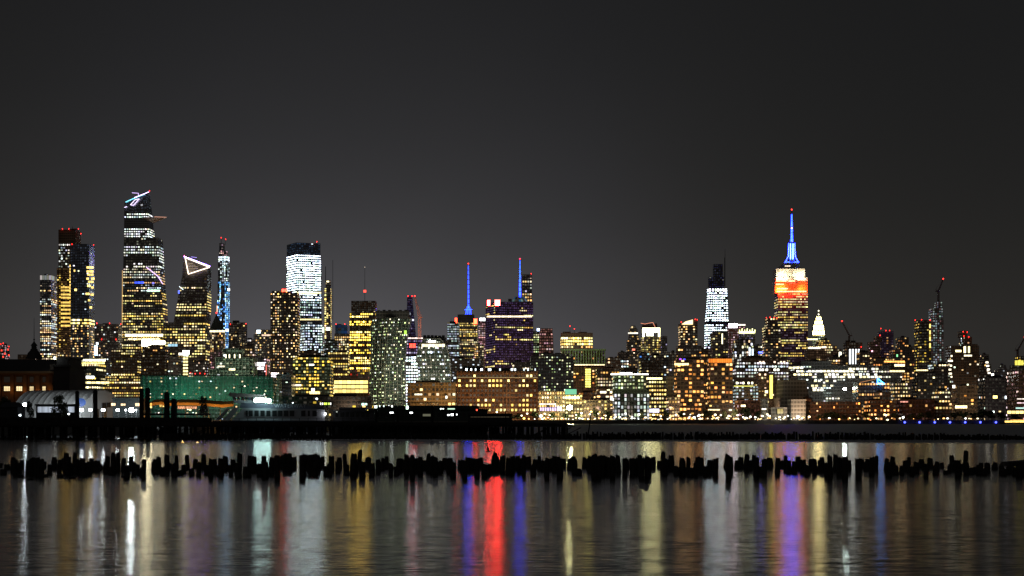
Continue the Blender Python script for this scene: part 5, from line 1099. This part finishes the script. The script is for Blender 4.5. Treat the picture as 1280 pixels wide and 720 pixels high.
    c = bpy.data.curves.new('lettering', 'FONT'); c.body = 'WATERWAY'; c.size = .95; c.extrude = .02; c.align_x = 'CENTER'; c.space_character = 1.15
    tc_ = bpy.data.objects.new('lettering_text', c); col.objects.link(tc_); bpy.context.view_layer.update(); me = bpy.data.meshes.new_from_object(tc_.evaluated_get(bpy.context.evaluated_depsgraph_get())); bpy.data.objects.remove(tc_)
    t = bpy.data.objects.new('lettering', me); col.objects.link(t); me.materials.clear(); me.materials.append(mat('lettering_grey', (.8, .82, .95), .6)); t.parent = r_
    t.rotation_euler = (math.radians(90), 0, 0); t.location = Vector((X(362, d), y0+.93, Z(509.3, d))) - r_.location
ferry()
def craft(name, x0, x1, ytop, d, label, cat, hullc, lights, extra_roof=None):
    r_ = empty(name, (X((x0+x1)/2, d), d, 0), label, cat)
    m = MB(); m.prism([(X(x0+4, d), d, .1), (X(x1-4, d), d, .1), (X(x1-4, d), d+6, .1), (X(x0+4, d), d+6, .1)], [(X(x0, d), d-.3, Z(526.5, d)), (X(x1, d), d-.3, Z(526.5, d)), (X(x1, d), d+6.3, Z(526.5, d)), (X(x0, d), d+6.3, Z(526.5, d))]); m.build('hull', DKM, r_)
    m = MB(); m.box(X(x0+5, d), X(x1-3, d), d+.4, d+5.5, Z(526.5, d), Z(ytop+5, d)); m.build('cabin', mat(name+'_cabin', hullc, .6), r_)
    m = MB(); m.box(X(x0+3, d), X(x1-1, d), d, d+6, Z(ytop+5, d), Z(ytop+4, d)); m.box(X(x0+12, d), X(x1-14, d), d+1, d+5, Z(ytop+4, d), Z(ytop, d)); m.build('upper_deck', mat(name+'_deck', hullc, .6), r_)
    k = x0+8
    while k < x1-8:
        w = U(3, 5); f = MB(); f.box(X(k, d), X(k+w, d), d+.32, d+.4, Z(521, d), Z(515.5, d)); f.build('window', mat('dark_glass', (.03, .035, .04), .15), r_); k += w+U(1.5, 3)
    for (a, b, ya, yb, c_, s) in lights: sign(r_, a, b, ya, yb, d-.2, c_, s, 'lamp', off=.05, dz=.05)
    return r_
craft('work_boat', 411, 470, 509, 306, 'dark moored boat with white-framed windows right behind the ferry stern', 'boat', (.10, .10, .12), [(420, 422, 514, 515.5, (.9, 1, .9), .3)])
gs = [(400, 401.6, (1, 1, .9)), (402.6, 404, (1, 1, .9)), (405, 407, (.75, 1, .1)), (407.4, 409, (.6, 1, .1)), (410.4, 412, (.7, 1, .15)), (412.6, 414, (1, 1, .9))]
r_ = empty('lit_board', (X(407, 330), 330, QZ), 'small board with green and white lights above the boat behind the ferry', 'sign')
m = MB(); m.box(X(398, 330), X(416, 330), 330, 330.2, Z(507, 330), Z(502, 330)); m.bar(P(407, 506, 330.1), P(407, 528, 330.1), .1); m.build('board', DKM, r_)
for a, b, c_ in gs: sign(r_, a, b, 503.3, 506, 330, c_, 1.3, 'lamp', off=.05, dz=.04)
r_ = craft('barge', 455, 612, 507, 318, 'long dark deck barge with dim green and white lamps left of the pier end', 'barge', (.05, .07, .06),
    [(452, 455.6, 504, 506.6, (.55, 1, .8), 2), (456.5, 459, 504, 506.4, (.6, 1, .8), 1.6), (468, 471.5, 507, 510, (.8, 1, .9), 4), (474, 475.2, 506.5, 508.6, (.8, 1, .9), 2), (479, 480.4, 506.8, 508.6, (.8, 1, .9), 1.8), (489, 491, 506.8, 509, (.9, 1, .9), 2),
     (507.5, 510.5, 507.3, 511.5, (.7, 1, .8), 4.5), (487, 492, 515, 516.6, (.95, 1, 1), 3), (512, 516, 515, 516.8, (.95, 1, 1), 3), (550, 552, 510.3, 511.6, (.9, 1, .9), 2.4), (553, 555, 510.4, 511.6, (.9, 1, .9), 2), (559, 569, 510.4, 511.8, (.6, .9, .65), .9),
     (559, 562, 518, 519.6, (.95, 1, 1), 3.2), (563.5, 567, 517, 519.6, (.95, 1, 1), 3.6), (570.3, 571.7, 517.3, 519, (.95, 1, 1), 2.4), (528, 539, 517.5, 520.3, (.9, .9, .6), .09), (595, 597, 511.5, 513.5, (1, .1, .05), 1.5)])
m = MB()
for a, b in ((446, 505.5), (500, 502.8)): pass
pts = [(446, 502), (468, 498.6), (492, 499.8), (520, 503.4), (548, 503.2)]
for (a, ya), (b, yb) in zip(pts, pts[1:]): m.bar(P(a, ya, 321), P(b, yb, 321), .09)
for a, ya in pts: m.bar(P(a, ya, 321), P(a, 512, 321), .07)
m.build('arched_frame', mat('rust_frame', (.2, .13, .08), .7), r_)
shed('pier_shed', 585, 640, 526, 519, 306, 6, 'low dark shed at the end of the pier roof', 'shed', DKM, lit=[(588, 638, 521, 521.5, (1, .8, .5), .06, 12)])
m = MB(); m.box(X(440, 322), X(765, 322), 316, 326, 2.7, 2.95); tag(m.build('outer_pier', mat('outer_pier_deck', (.16, .15, .13), .8)), 'thin pale outer pier deck stretching behind the black timber pier', 'pier')
def night_boat():  # boat modelled in place of a passing boat's long light trail
    d = 1490; r_ = empty('trail_boat', (X(1275, d), d, 0), 'slim boat with glowing yellow decks standing in for a light trail at the right edge', 'boat')
    m = MB(); m.prism([(X(1256, d), d, .1), (X(1310, d), d, .1), (X(1310, d), d+10, .1), (X(1256, d), d+10, .1)], [(X(1250, d), d-1, Z(528.6, d)), (X(1310, d), d-1, Z(528.6, d)), (X(1310, d), d+11, Z(528.6, d)), (X(1250, d), d+11, Z(528.6, d))]); m.build('hull', DKM, r_)
    m = MB(); m.box(X(1262, d), X(1308, d), d+1, d+9, Z(528.6, d), Z(524.6, d)); m.build('cabin', DKM, r_)
    sign(r_, 1256, 1308, 525.9, 528, d+.6, (1, .68, .15), 1.5, 'window', nx=30, gap=.06); sign(r_, 1263, 1308, 524.8, 525.5, d+.6, (1, .45, .12), 1.6, 'window', nx=24, gap=.1)
night_boat()
# ================================================================ lamps
LM = {}
def lamp(px, py, d, rad, c_, s, label, group=None, base=None, power=0):
    key = tuple(round(v, 2) for v in (*c_, s))
    r_ = empty('street_lamp', (X(px, d), d, base if base is not None else GZ), label, 'street lamp', group)
    b = r_.location.z; z = Z(py, d); m = MB(); m.bar((r_.location.x, d+.3, b), (r_.location.x, d+.3, z), .12 if d > 1000 else .06, .08 if d > 1000 else .04, 6); m.build('pole', STEEL, r_)
    m = MB(); m.ball((r_.location.x, d, z), rad, 8, .8); m.build('lamp_head', lamp_mat('lamp_%d' % len(LM) if key not in LM else LM[key], c_, s), r_); LM.setdefault(key, MATS and list(MATS)[-1] if key not in LM else LM[key])
    return r_
WHT = (.85, .97, 1)
for px, s, rad, lab in ((102, 55, .42, 'white pier lamp below the blue emblem of the tent'), (113, 45, .40, 'white pier lamp left of the second mooring post'), (129, 45, .42, 'white pier lamp before the tent arch, right of the second mooring post'), (147, 45, .42, 'white pier lamp just right of the tent'), (164, 130, .62, 'most brilliant pier lamp, left of the close pair of posts'),
        (157, 18, .25, 'small pier lamp just left of the most brilliant one'), (31, 50, .5, 'bright lamp behind bushes near the left end of the tent'), (170, 10, .22, 'small dim pier lamp just right of the most brilliant one')):
    lamp(px, 512.5 if px > 31 else 506, 336 if px > 31 else 340, rad*.9, WHT, s*(1.6 if px in (31, 164) else .9), lab, base=QZ-.3)
for px, py, s, rad, c_, lab in ((86, 517.5, 6, .2, WHT, 'small white lamp low among the bushes in front of the kiosk'), (25, 519, 8, .22, WHT, 'small lamp right of the dark hipped shed'), (378, 508, 6, .16, WHT, 'small white lamp over the ferry lettering'), (366, 503.5, 5, .14, WHT, 'small white lamp above the ferry lettering, left one'),
        (396, 498.5, 9, .2, WHT, 'white lamp above the boards behind the ferry stern')):
    lamp(px, py, 308 if px < 100 else 326, rad, c_, s, lab, base=QZ-.3)
YL = (1, .95, .55); OR = (1, .50, .12); WW = (1, .85, .6); NW = (.95, 1, .95)
LMP = [(600, 519, OR, 1.3), (612, 519, WW, 1.2), (621, 515, YL, 1.6), (622, 519, (1, .25, .08), 2.2), (652, 519.5, WW, 1.4), (655, 523, (1, .6, .1), 2.2), (659, 517, WW, 1.6), (661, 523.5, (1, .35, .08), 1.4), (676, 520, (.6, .85, 1), 3.4), (680, 522.5, (1, .5, .1), 1.3), (685, 522, (1, .3, .1), 1.5),
       (687, 519, YL, 1.2), (712, 509.5, (1, .95, .45), 90), (727, 516.5, YL, 2.0), (739, 514.5, OR, 2.2), (748, 517, WW, 1.1), (751, 523, (.8, .2, 1), .9), (757, 519.5, WW, 1.2), (764, 521, OR, 1.2), (769, 518.5, WW, 1.1), (775, 521.5, NW, 1.6), (782, 517, NW, 1.8), (790, 521, NW, 1.4), (799, 518, WW, 2.0), (817, 518.5, YL, 1.9), (826, 520, WW, 1.5),
       (839, 520.5, OR, 1.1), (845, 518.5, WW, 1.9), (855, 517.5, YL, 1.6), (862, 521, WW, 1.0), (868, 521.5, (.7, .85, 1), 1.6), (874, 519, WW, 2.4), (894, 518.5, YL, 2.3), (901, 519, WW, 1.4), (911, 520, WW, 2.2), (922, 519, WW, 1.9), (929, 521.5, NW, 1.4), (938, 521, NW, 1.8), (944, 521.5, NW, 1.8), (953, 520, WW, 1.8), (962, 520, WW, 1.6),
       (974.5, 521.5, YL, 1.9), (981, 521.5, YL, 1.7), (997, 520.5, WW, 1.9), (1011.5, 521, (1, .72, .35), 2.4), (1049, 524, OR, 1.6), (1062, 526, NW, 1.0), (1107.5, 519, WW, 2.0), (1109.5, 525, YL, 2.0), (1129, 521.5, NW, 2.2), (1126, 526, YL, 1.4), (1149, 526.3, NW, 1.6), (1168, 526, OR, 2.0), (1187, 526.5, NW, 1.7), (1207, 523, NW, 1.5), (1209.5, 526.5, YL, 2.0), (1233.5, 527, NW, 1.8), (1257, 527.3, NW, 1.6), (1088, 525, (1, .3, .1), 1.0), (1105, 486, NW, .1), (1056, 486, (.8, 1, .9), 70)]
names = {(1, .50, .12): 'orange', (1, .95, .55): 'yellowish', (1, .85, .6): 'warm white', (.95, 1, .95): 'white'}
def near_what(px):
    marks = [(600, 'below the left part of the brick warehouse'), (655, 'below the right part of the brick warehouse'), (690, 'before the purple-lit colonnade'), (715, 'below the mint-green rooftop box'), (735, 'before the red brick walk-ups'), (757, 'below the brick block of paired windows'), (785, 'before the faceted glass building'), (820, 'below the yellow-banded block'),
             (840, 'before the blank tan narrow building'), (862, 'below the left orange-lit wing'), (898, 'below the right orange-lit wing'), (930, 'before the reddish low block'), (957, 'beside the narrow white tower house'), (978, 'before the cream hall'), (1003, 'before the pale storage box'), (1050, 'before the long brick block'), (1110, 'before the middle brick block'),
             (1145, 'before the dim red brick block'), (1180, 'under the black mid-rise'), (1208, 'before the tan terraced block'), (1240, 'before the dark bulk at the right')]
    return min(marks, key=lambda t: abs(t[0]-px))[1]
seen = {}
for px, py, c_, s in LMP:
    if s < .5: continue
    d = 1530 + (px*7 % 11)
    if py < 500: d = 1750
    cn = names.get(c_, 'reddish' if c_[1] < .36 else ('violet' if c_[2] > .9 and c_[0] > .75 and c_[1] < .3 else ('bluish' if c_[2] > .9 else 'pale yellow')))
    size = 'dazzling' if s > 3 else ('large' if s >= 2 else ('medium' if s >= 1.5 else 'small'))
    w = near_what(px) if py > 500 else 'high over the wide white-windowed building'
    lab = '%s %s shore lamp %s' % (size, cn, w)
    if lab in seen: seen[lab] += 1; lab += (', second of its kind' if seen[lab] == 2 else ', rightmost of three alike')
    else: seen[lab] = 1
    lamp(px, py, d, 2.8 if px == 712 else min(1.9, .5 + .26*s), c_, 3.2*s, lab, 'lamps along the far shore')
# low shop and park lights at street level: many, each a small bollard light
m_b = [lamp_mat('bollard_%d' % k, c_, s) for k, (c_, s) in enumerate((((1, .85, .5), 3.5), ((.95, 1, .9), 4), ((1, .5, .15), 3), ((1, .7, .3), 3)))]
pb = []
for k in range(4):
    r_ = empty('bollard_light', (0, -500, -50), 'small ground light among the shore trees', 'bollard light', 'small ground lights along the far shore')
    m = MB(); m.bar((0, -500, -50), (0, -500, -49), .2, .2, 6); m.build('post', STEEL, r_); m = MB(); m.ball((0, -500, -48.6), .55, 6); m.build('lamp_head', m_b[k], r_); pb.append(r_)
for i in range(150):
    px = rnd.choice((rnd.uniform(690, 1000), rnd.uniform(690, 1000), rnd.uniform(640, 1260))); d = rnd.uniform(1529, 1548); s = rnd.uniform(.6, 1.5)
    copy_thing(rnd.choice(pb), (X(px, d), d, GZ + rnd.uniform(0, 1.2) + (rnd.uniform(0, 4) if rnd.random() < .3 and px < 1000 else 0)), 0, (s*rnd.uniform(.8, 1.8), s, s))
for r_ in pb:
    for ch in list(r_.children): bpy.data.objects.remove(ch)
    bpy.data.objects.remove(r_)
# blue lights on the seawall
for px in (1131, 1149.5, 1168.5, 1187.5, 1206.5, 1225.5, 1245, 1265.5):
    r_ = empty('blue_dock_light', (X(px, 1518), 1518, .8), 'blue dock light at the waterline of the right-hand seawall', 'dock light', 'blue dock lights along the seawall')
    m = MB(); m.bar((X(px, 1518), 1518, -1), (X(px, 1518), 1518, .8), .3, .3, 6); m.build('post', STEEL, r_)
    m = MB(); m.ball((X(px, 1518), 1518, 1.6), 1.0, 8); m.build('lamp_head', lamp_mat('blue_dock', (.06, .08, 1), 6), r_)
# ================================================================ trees
LEAF = mat('night_leaves', (.055, .075, .03), .8, noise=.4, nscale=2); BARK = mat('bark', (.05, .04, .03), .9)
def tree_proto(seed, h, w, nclump, leaf, nl):
    rn = random.Random(seed); t = MB(); c = MB(); th = h*.4
    t.bar((0, 0, -.1), (rn.uniform(-.1, .1)*h*.2, 0, th), h*.03, h*.018, 7)
    for k in range(nclump):
        a = rn.uniform(0, 6.28); rr = w*.5*math.sqrt(rn.random())*.8; z = h*rn.uniform(.38, .92); f = 1-abs(z/h-.6)*1.0
        cx, cy = rr*f*math.cos(a), rr*f*math.sin(a); cr = w*rn.uniform(.12, .24)
        t.bar((0, 0, th*rn.uniform(.6, 1)), (cx, cy, z), h*.011, h*.004, 4)
        for _ in range(nl):
            v = Vector((rn.gauss(0, 1), rn.gauss(0, 1), rn.gauss(0, .8))); v = v.normalized()*cr*rn.random()**.4
            p = Vector((cx, cy, z))+v; u = Vector((rn.gauss(0, 1), rn.gauss(0, 1), rn.gauss(0, 1))).normalized(); q = u.cross(Vector((rn.gauss(0, 1), rn.gauss(0, 1), rn.gauss(0, 1)))).normalized()
            s = leaf*rn.uniform(.6, 1.4); c.quad(p-u*s, p+q*s*.6, p+u*s, p-q*s*.6)
    to = t.build('trunk', BARK, org=(0, 0, 0)); co = c.build('crown', LEAF, org=(0, 0, 0)); return to, co
TP = [tree_proto(k, 8, 8, 16, .38, 60) for k in range(4)]
SP = [tree_proto(20+k, 5, 5, 14, .16, 130) for k in range(2)]
def tree(px, d, h, w, label, proto, base, group=None, name='tree', h0=8.):
    r_ = empty(name, (X(px, d), d, base), label, 'bush' if name == 'bush' else 'tree', group)
    for o in proto: k = o.copy(); col.objects.link(k); k.parent = r_
    r_.scale = (w/h0, w/h0, h/h0); r_.rotation_euler = (0, 0, U(0, 6)); return r_
for px, py, w, lab in ((745, 512, 8, ''), (760, 514, 7, ''), (803, 515, 8, ''), (833, 512, 8, ''), (851, 514, 8, ''), (881, 511, 10, ''), (888, 513, 8, ''), (905, 514, 7, ''), (919, 512, 9, ''), (930, 510, 11, ''), (936, 509, 10, ''), (948, 514, 7, ''), (969, 517, 6, ''), (985, 517, 8, ''), (1000, 511, 6, 'slim'), (1005, 516, 6, ''),
        (1023, 518, 9, ''), (1034, 516, 14, ''), (1042, 515, 16, ''), (1056, 519, 8, ''), (1070, 518, 10, ''), (1082, 514, 9, ''), (1094, 519, 9, ''), (1118, 516, 10, ''), (1138, 517, 12, ''), (1150, 516, 12, ''), (1160, 514, 11, ''), (1178, 518, 10, ''), (1194, 515, 14, ''), (1204, 514, 13, ''), (1217, 515, 14, ''), (1228, 512, 16, ''), (1240, 513, 16, ''), (1252, 515, 13, ''), (1270, 517, 13, ''), (668, 514, 12, ''), (690, 516, 12, ''), (648, 517, 10, ''), (640, 519, 7, ''), (723, 515, 8, ''), (706, 517, 9, '')):
    d = 1545 + (px % 7)*1.5
    tree(px, d, Z(py, d)-GZ, w*d/F*1.05, 'slim upright tree before the pale storage box' if lab else 'dark round-crowned tree on the far shore promenade', rnd.choice(TP), GZ, None if lab else 'trees along the far shore promenade')
tree(76, 322, Z(494, 322)-QZ+.5, 25*322/F, 'leafy tree standing before the tent, left of the first mooring post', SP[0], QZ-.5, h0=5.)
tree(8, 326, Z(495, 326)-QZ, 26*326/F, 'pale leafy bush at the left edge before the terminal hall', SP[1], QZ-.2, name='bush', h0=5.)
tree(38, 324, Z(500, 324)-QZ, 13*324/F, 'small bush beside the bright lamp at the left', SP[1], QZ-.2, name='bush', h0=5.)
tree(254.5, 330, Z(494, 330)-QZ, 15*330/F, 'round dark tree between the short mooring post and the ferry', SP[0], QZ-.2, h0=5.)
for a, b in TP+SP: bpy.data.objects.remove(a); bpy.data.objects.remove(b)
# ================================================================ cranes
def crane(x, yb, yt, jx, jy, cx, cy, d, label, c_=(.6, .2, .12), w=1.1, lights=((0, 0),)):
    pm = d/F; r_ = empty('tower_crane', P(x, yb, d), label, 'crane'); CM = mat('crane_paint_%d' % int(x), c_, .6)
    def lat(a, b, wd, wd2, nm, n):
        a = Vector(a); b = Vector(b); ax = (b-a).normalized(); s = ax.cross(Vector((0, 1, 0))).normalized(); t = Vector((0, 1, 0)); m = MB()
        cs = [(i, j) for i in (-1, 1) for j in (-1, 1)]
        f = lambda u, c: a.lerp(b, u) + (s*c[0]+t*c[1])*(wd+(wd2-wd)*u)*.5
        for c in cs: m.bar(f(0, c), f(1, c), pm*.24)
        for k in range(n):
            for j in (-1, 1): m.bar(f(k/n, (-1, j)), f((k+1)/n, (1, j)), pm*.14); m.bar(f(k/n, (1, j)), f((k+1)/n, (-1, j)), pm*.14)
        m.build(nm, CM, r_)
    lat(P(x, yb, d), P(x, yt, d), w*pm*1.6, w*pm*1.6, 'mast', 9); lat(P(x, yt, d), P(jx, jy, d), w*pm*1.3, w*pm*.6, 'jib', 8)
    m = MB(); p = P(x, yt, d); q = P(cx, cy, d); m.bar(p, q, pm*.35); m.box(min(q.x, p.x), max(q.x, p.x), d-2, d+2, min(p.z, q.z)-pm*.6, min(p.z, q.z)+pm*.5); m.build('counterweight', CM, r_)
    m = MB(); m.bar(P(cx, cy, d), P((x+cx)/2, yt-5, d), pm*.15); m.bar(P((x+cx)/2, yt-5, d), P(jx, jy, d), pm*.1); m.build('tie_rod', CM, r_)
    m = MB(); m.ball(P(jx, jy-.5, d), pm*.9, 6); m.build('beacon_light', RED, r_)
crane(524.5, 424, 397, 518.5, 370.5, 527.5, 396, 2000, 'red-lit luffing crane rising between the two leaning towers', w=2.1)
L = bpy.data.lights.new('crane_fill_light', 'AREA'); L.size = 4; L.energy = 22000; L.color = (1, .7, .5); o = bpy.data.objects.new('crane_fill_light', L); col.objects.link(o); o.location = P(524, 428, 1955); o.rotation_euler = (P(522, 390, 2000)-o.location).to_track_quat('-Z', 'Y').to_euler()  # fill lamp added to keep the crane from going black
crane(1061.5, 429, 419, 1052.5, 402, 1065, 419.5, 2610, 'dark luffing crane over the white-panelled tower under construction', (.16, .07, .05))
crane(1173, 378, 364, 1179, 349, 1169.5, 362, 2710, 'thin crane atop the skeletal lit tower', (.12, .04, .04))
crane(1272, 446, 438, 1281, 422, 1269, 436, 2010, 'crane above the yellow-topped unfinished block at the right edge', (.12, .04, .04))
# gull gliding over the piles
def gull():
    d = 97; p = P(610.5, 564.2, d); r_ = tag(bpy.data.objects.new('seagull', None), 'small dark gull in flight just above the piles, over the red reflection', 'bird')
    m = MB(); n = 8; st = [(-.26, .01), (-.16, .05), (0, .075), (.12, .06), (.2, .045), (.27, .035), (.31, .008)]
    rows = [[(x, math.cos(2*math.pi*i/n)*r, math.sin(2*math.pi*i/n)*r + (.02 if x > .1 else 0)) for i in range(n)] for x, r in st]
    for a, b in zip(rows, rows[1:]):
        for i in range(n): m.quad(a[i], a[(i+1) % n], b[(i+1) % n], b[i])
    m.poly(rows[0]); m.poly(rows[-1][::-1])
    for s in (-1, 1):
        a = [(.08, s*.05, .03), (.14, s*.25, .16), (.02, s*.5, .20), (-.06, s*.24, .13), (-.08, s*.05, .03)]
        b = [(x, y, z-.015) for x, y, z in a]; m.poly(a); m.poly(b[::-1])
        for i in range(5): m.quad(a[i], b[i], b[(i+1) % 5], a[(i+1) % 5])
    m.poly([(-.2, -.02, 0), (-.36, -.06, .01), (-.36, .06, .01), (-.2, .02, 0)]); m.poly([(.3, 0, .02), (.36, 0, .01), (.3, 0, .005)])
    o = m.build('seagull', mat('gull_grey', (.05, .05, .05), .7), org=(0, 0, 0)); o.location = p; o.rotation_euler = (.5, -.15, .25); o.scale = (.7, .7, .7)
    tag(o, 'small dark gull in flight just above the piles, over the red reflection', 'bird')
gull()
# ================================================================ sky, added fill sun, camera
w = bpy.data.worlds.new('World'); scn.world = w; w.use_nodes = True; nt = w.node_tree; N = nt.nodes; Lk = nt.links
bg = N['Background']; sky = N.new('ShaderNodeTexSky'); sky.sky_type = 'NISHITA'; sky.sun_disc = False; sky.sun_elevation = math.radians(2); sky.sun_rotation = math.radians(200)
tc = N.new('ShaderNodeTexCoord'); sp = N.new('ShaderNodeSeparateXYZ'); Lk.new(tc.outputs['Generated'], sp.inputs[0])
def mt(op, p, q=None):
    k = N.new('ShaderNodeMath'); k.operation = op
    for i, v in enumerate((p, q)):
        if v is None: continue
        if isinstance(v, (int, float)): k.inputs[i].default_value = v
        else: Lk.new(v, k.inputs[i])
    return k.outputs[0]
# light dome over midtown: strongest low in the sky a little left of straight ahead
elev = mt('MAXIMUM', mt('ARCSINE', sp.outputs[2]), math.radians(2.6)); azi = mt('ADD', mt('ARCTAN2', sp.outputs[0], sp.outputs[1]), math.radians(5.4))
fall = mt('EXPONENT', mt('MULTIPLY', elev, -1 / math.radians(4.95)))
dome = mt('MULTIPLY', mt('EXPONENT', mt('MULTIPLY', mt('MULTIPLY', azi, azi), -1 / (2 * math.radians(8.0)**2))), .12)
glow = mt('MULTIPLY', mt('ADD', dome, .022), fall)
tint = N.new('ShaderNodeMix'); tint.data_type = 'RGBA'; tint.inputs[6].default_value = (1.06, .98, .84, 1); tint.inputs[7].default_value = (1, .972, 1.055, 1); Lk.new(mt('MULTIPLY', dome, 14), tint.inputs[0])
nz = N.new('ShaderNodeTexNoise'); nz.inputs['Scale'].default_value = 3.5; nz.inputs['Detail'].default_value = 5; Lk.new(tc.outputs['Generated'], nz.inputs['Vector'])
mr = N.new('ShaderNodeMapRange'); mr.inputs[1].default_value = .3; mr.inputs[2].default_value = .7; mr.inputs[3].default_value = .88; mr.inputs[4].default_value = 1.12; Lk.new(nz.outputs['Fac'], mr.inputs[0])
gl = N.new('ShaderNodeVectorMath'); gl.operation = 'SCALE'; Lk.new(tint.outputs[2], gl.inputs[0]); Lk.new(mt('MULTIPLY', glow, mr.outputs[0]), gl.inputs['Scale'])
mu = N.new('ShaderNodeVectorMath'); mu.operation = 'ADD'; Lk.new(gl.outputs[0], mu.inputs[0]); mu.inputs[1].default_value = (.0088, .0088, .0094)
ns = N.new('ShaderNodeVectorMath'); ns.operation = 'SCALE'; ns.inputs['Scale'].default_value = .0006; Lk.new(sky.outputs[0], ns.inputs[0])
ad = N.new('ShaderNodeVectorMath'); ad.operation = 'ADD'; Lk.new(mu.outputs[0], ad.inputs[0]); Lk.new(ns.outputs[0], ad.inputs[1]); Lk.new(ad.outputs[0], bg.inputs[0]); bg.inputs[1].default_value = 1
sl = bpy.data.lights.new('fill_sun', 'SUN'); sl.energy = .03; sl.angle = math.radians(.5); sl.color = (1, .93, .85); so = bpy.data.objects.new('fill_sun', sl); col.objects.link(so); so.rotation_euler = (math.radians(50), 0, math.radians(-25))  # weak sun added to lift the facades
cam = bpy.data.cameras.new('camera'); co = bpy.data.objects.new('camera', cam); col.objects.link(co); co.location = (0, 0, H); co.rotation_euler = (math.pi/2, 0, 0)
cam.sensor_width = 36; cam.lens = 36*F/1280; cam.shift_y = (YH-360)/1280; cam.clip_end = 30000; cam.clip_start = .5; scn.camera = co
vs = scn.view_settings; vs.view_transform = 'Standard'; vs.look = 'None'; vs.gamma = 1; vs.exposure = 0; vs.use_curve_mapping = False
cy = scn.cycles; cy.use_denoising = True; cy.max_bounces = 5; cy.diffuse_bounces = 2; cy.glossy_bounces = 3; cy.filter_width = 1.5; cy.sample_clamp_indirect = 12; cy.use_light_tree = True; cy.use_adaptive_sampling = False
print('STAT', STAT, 'objects', len(scn.objects))
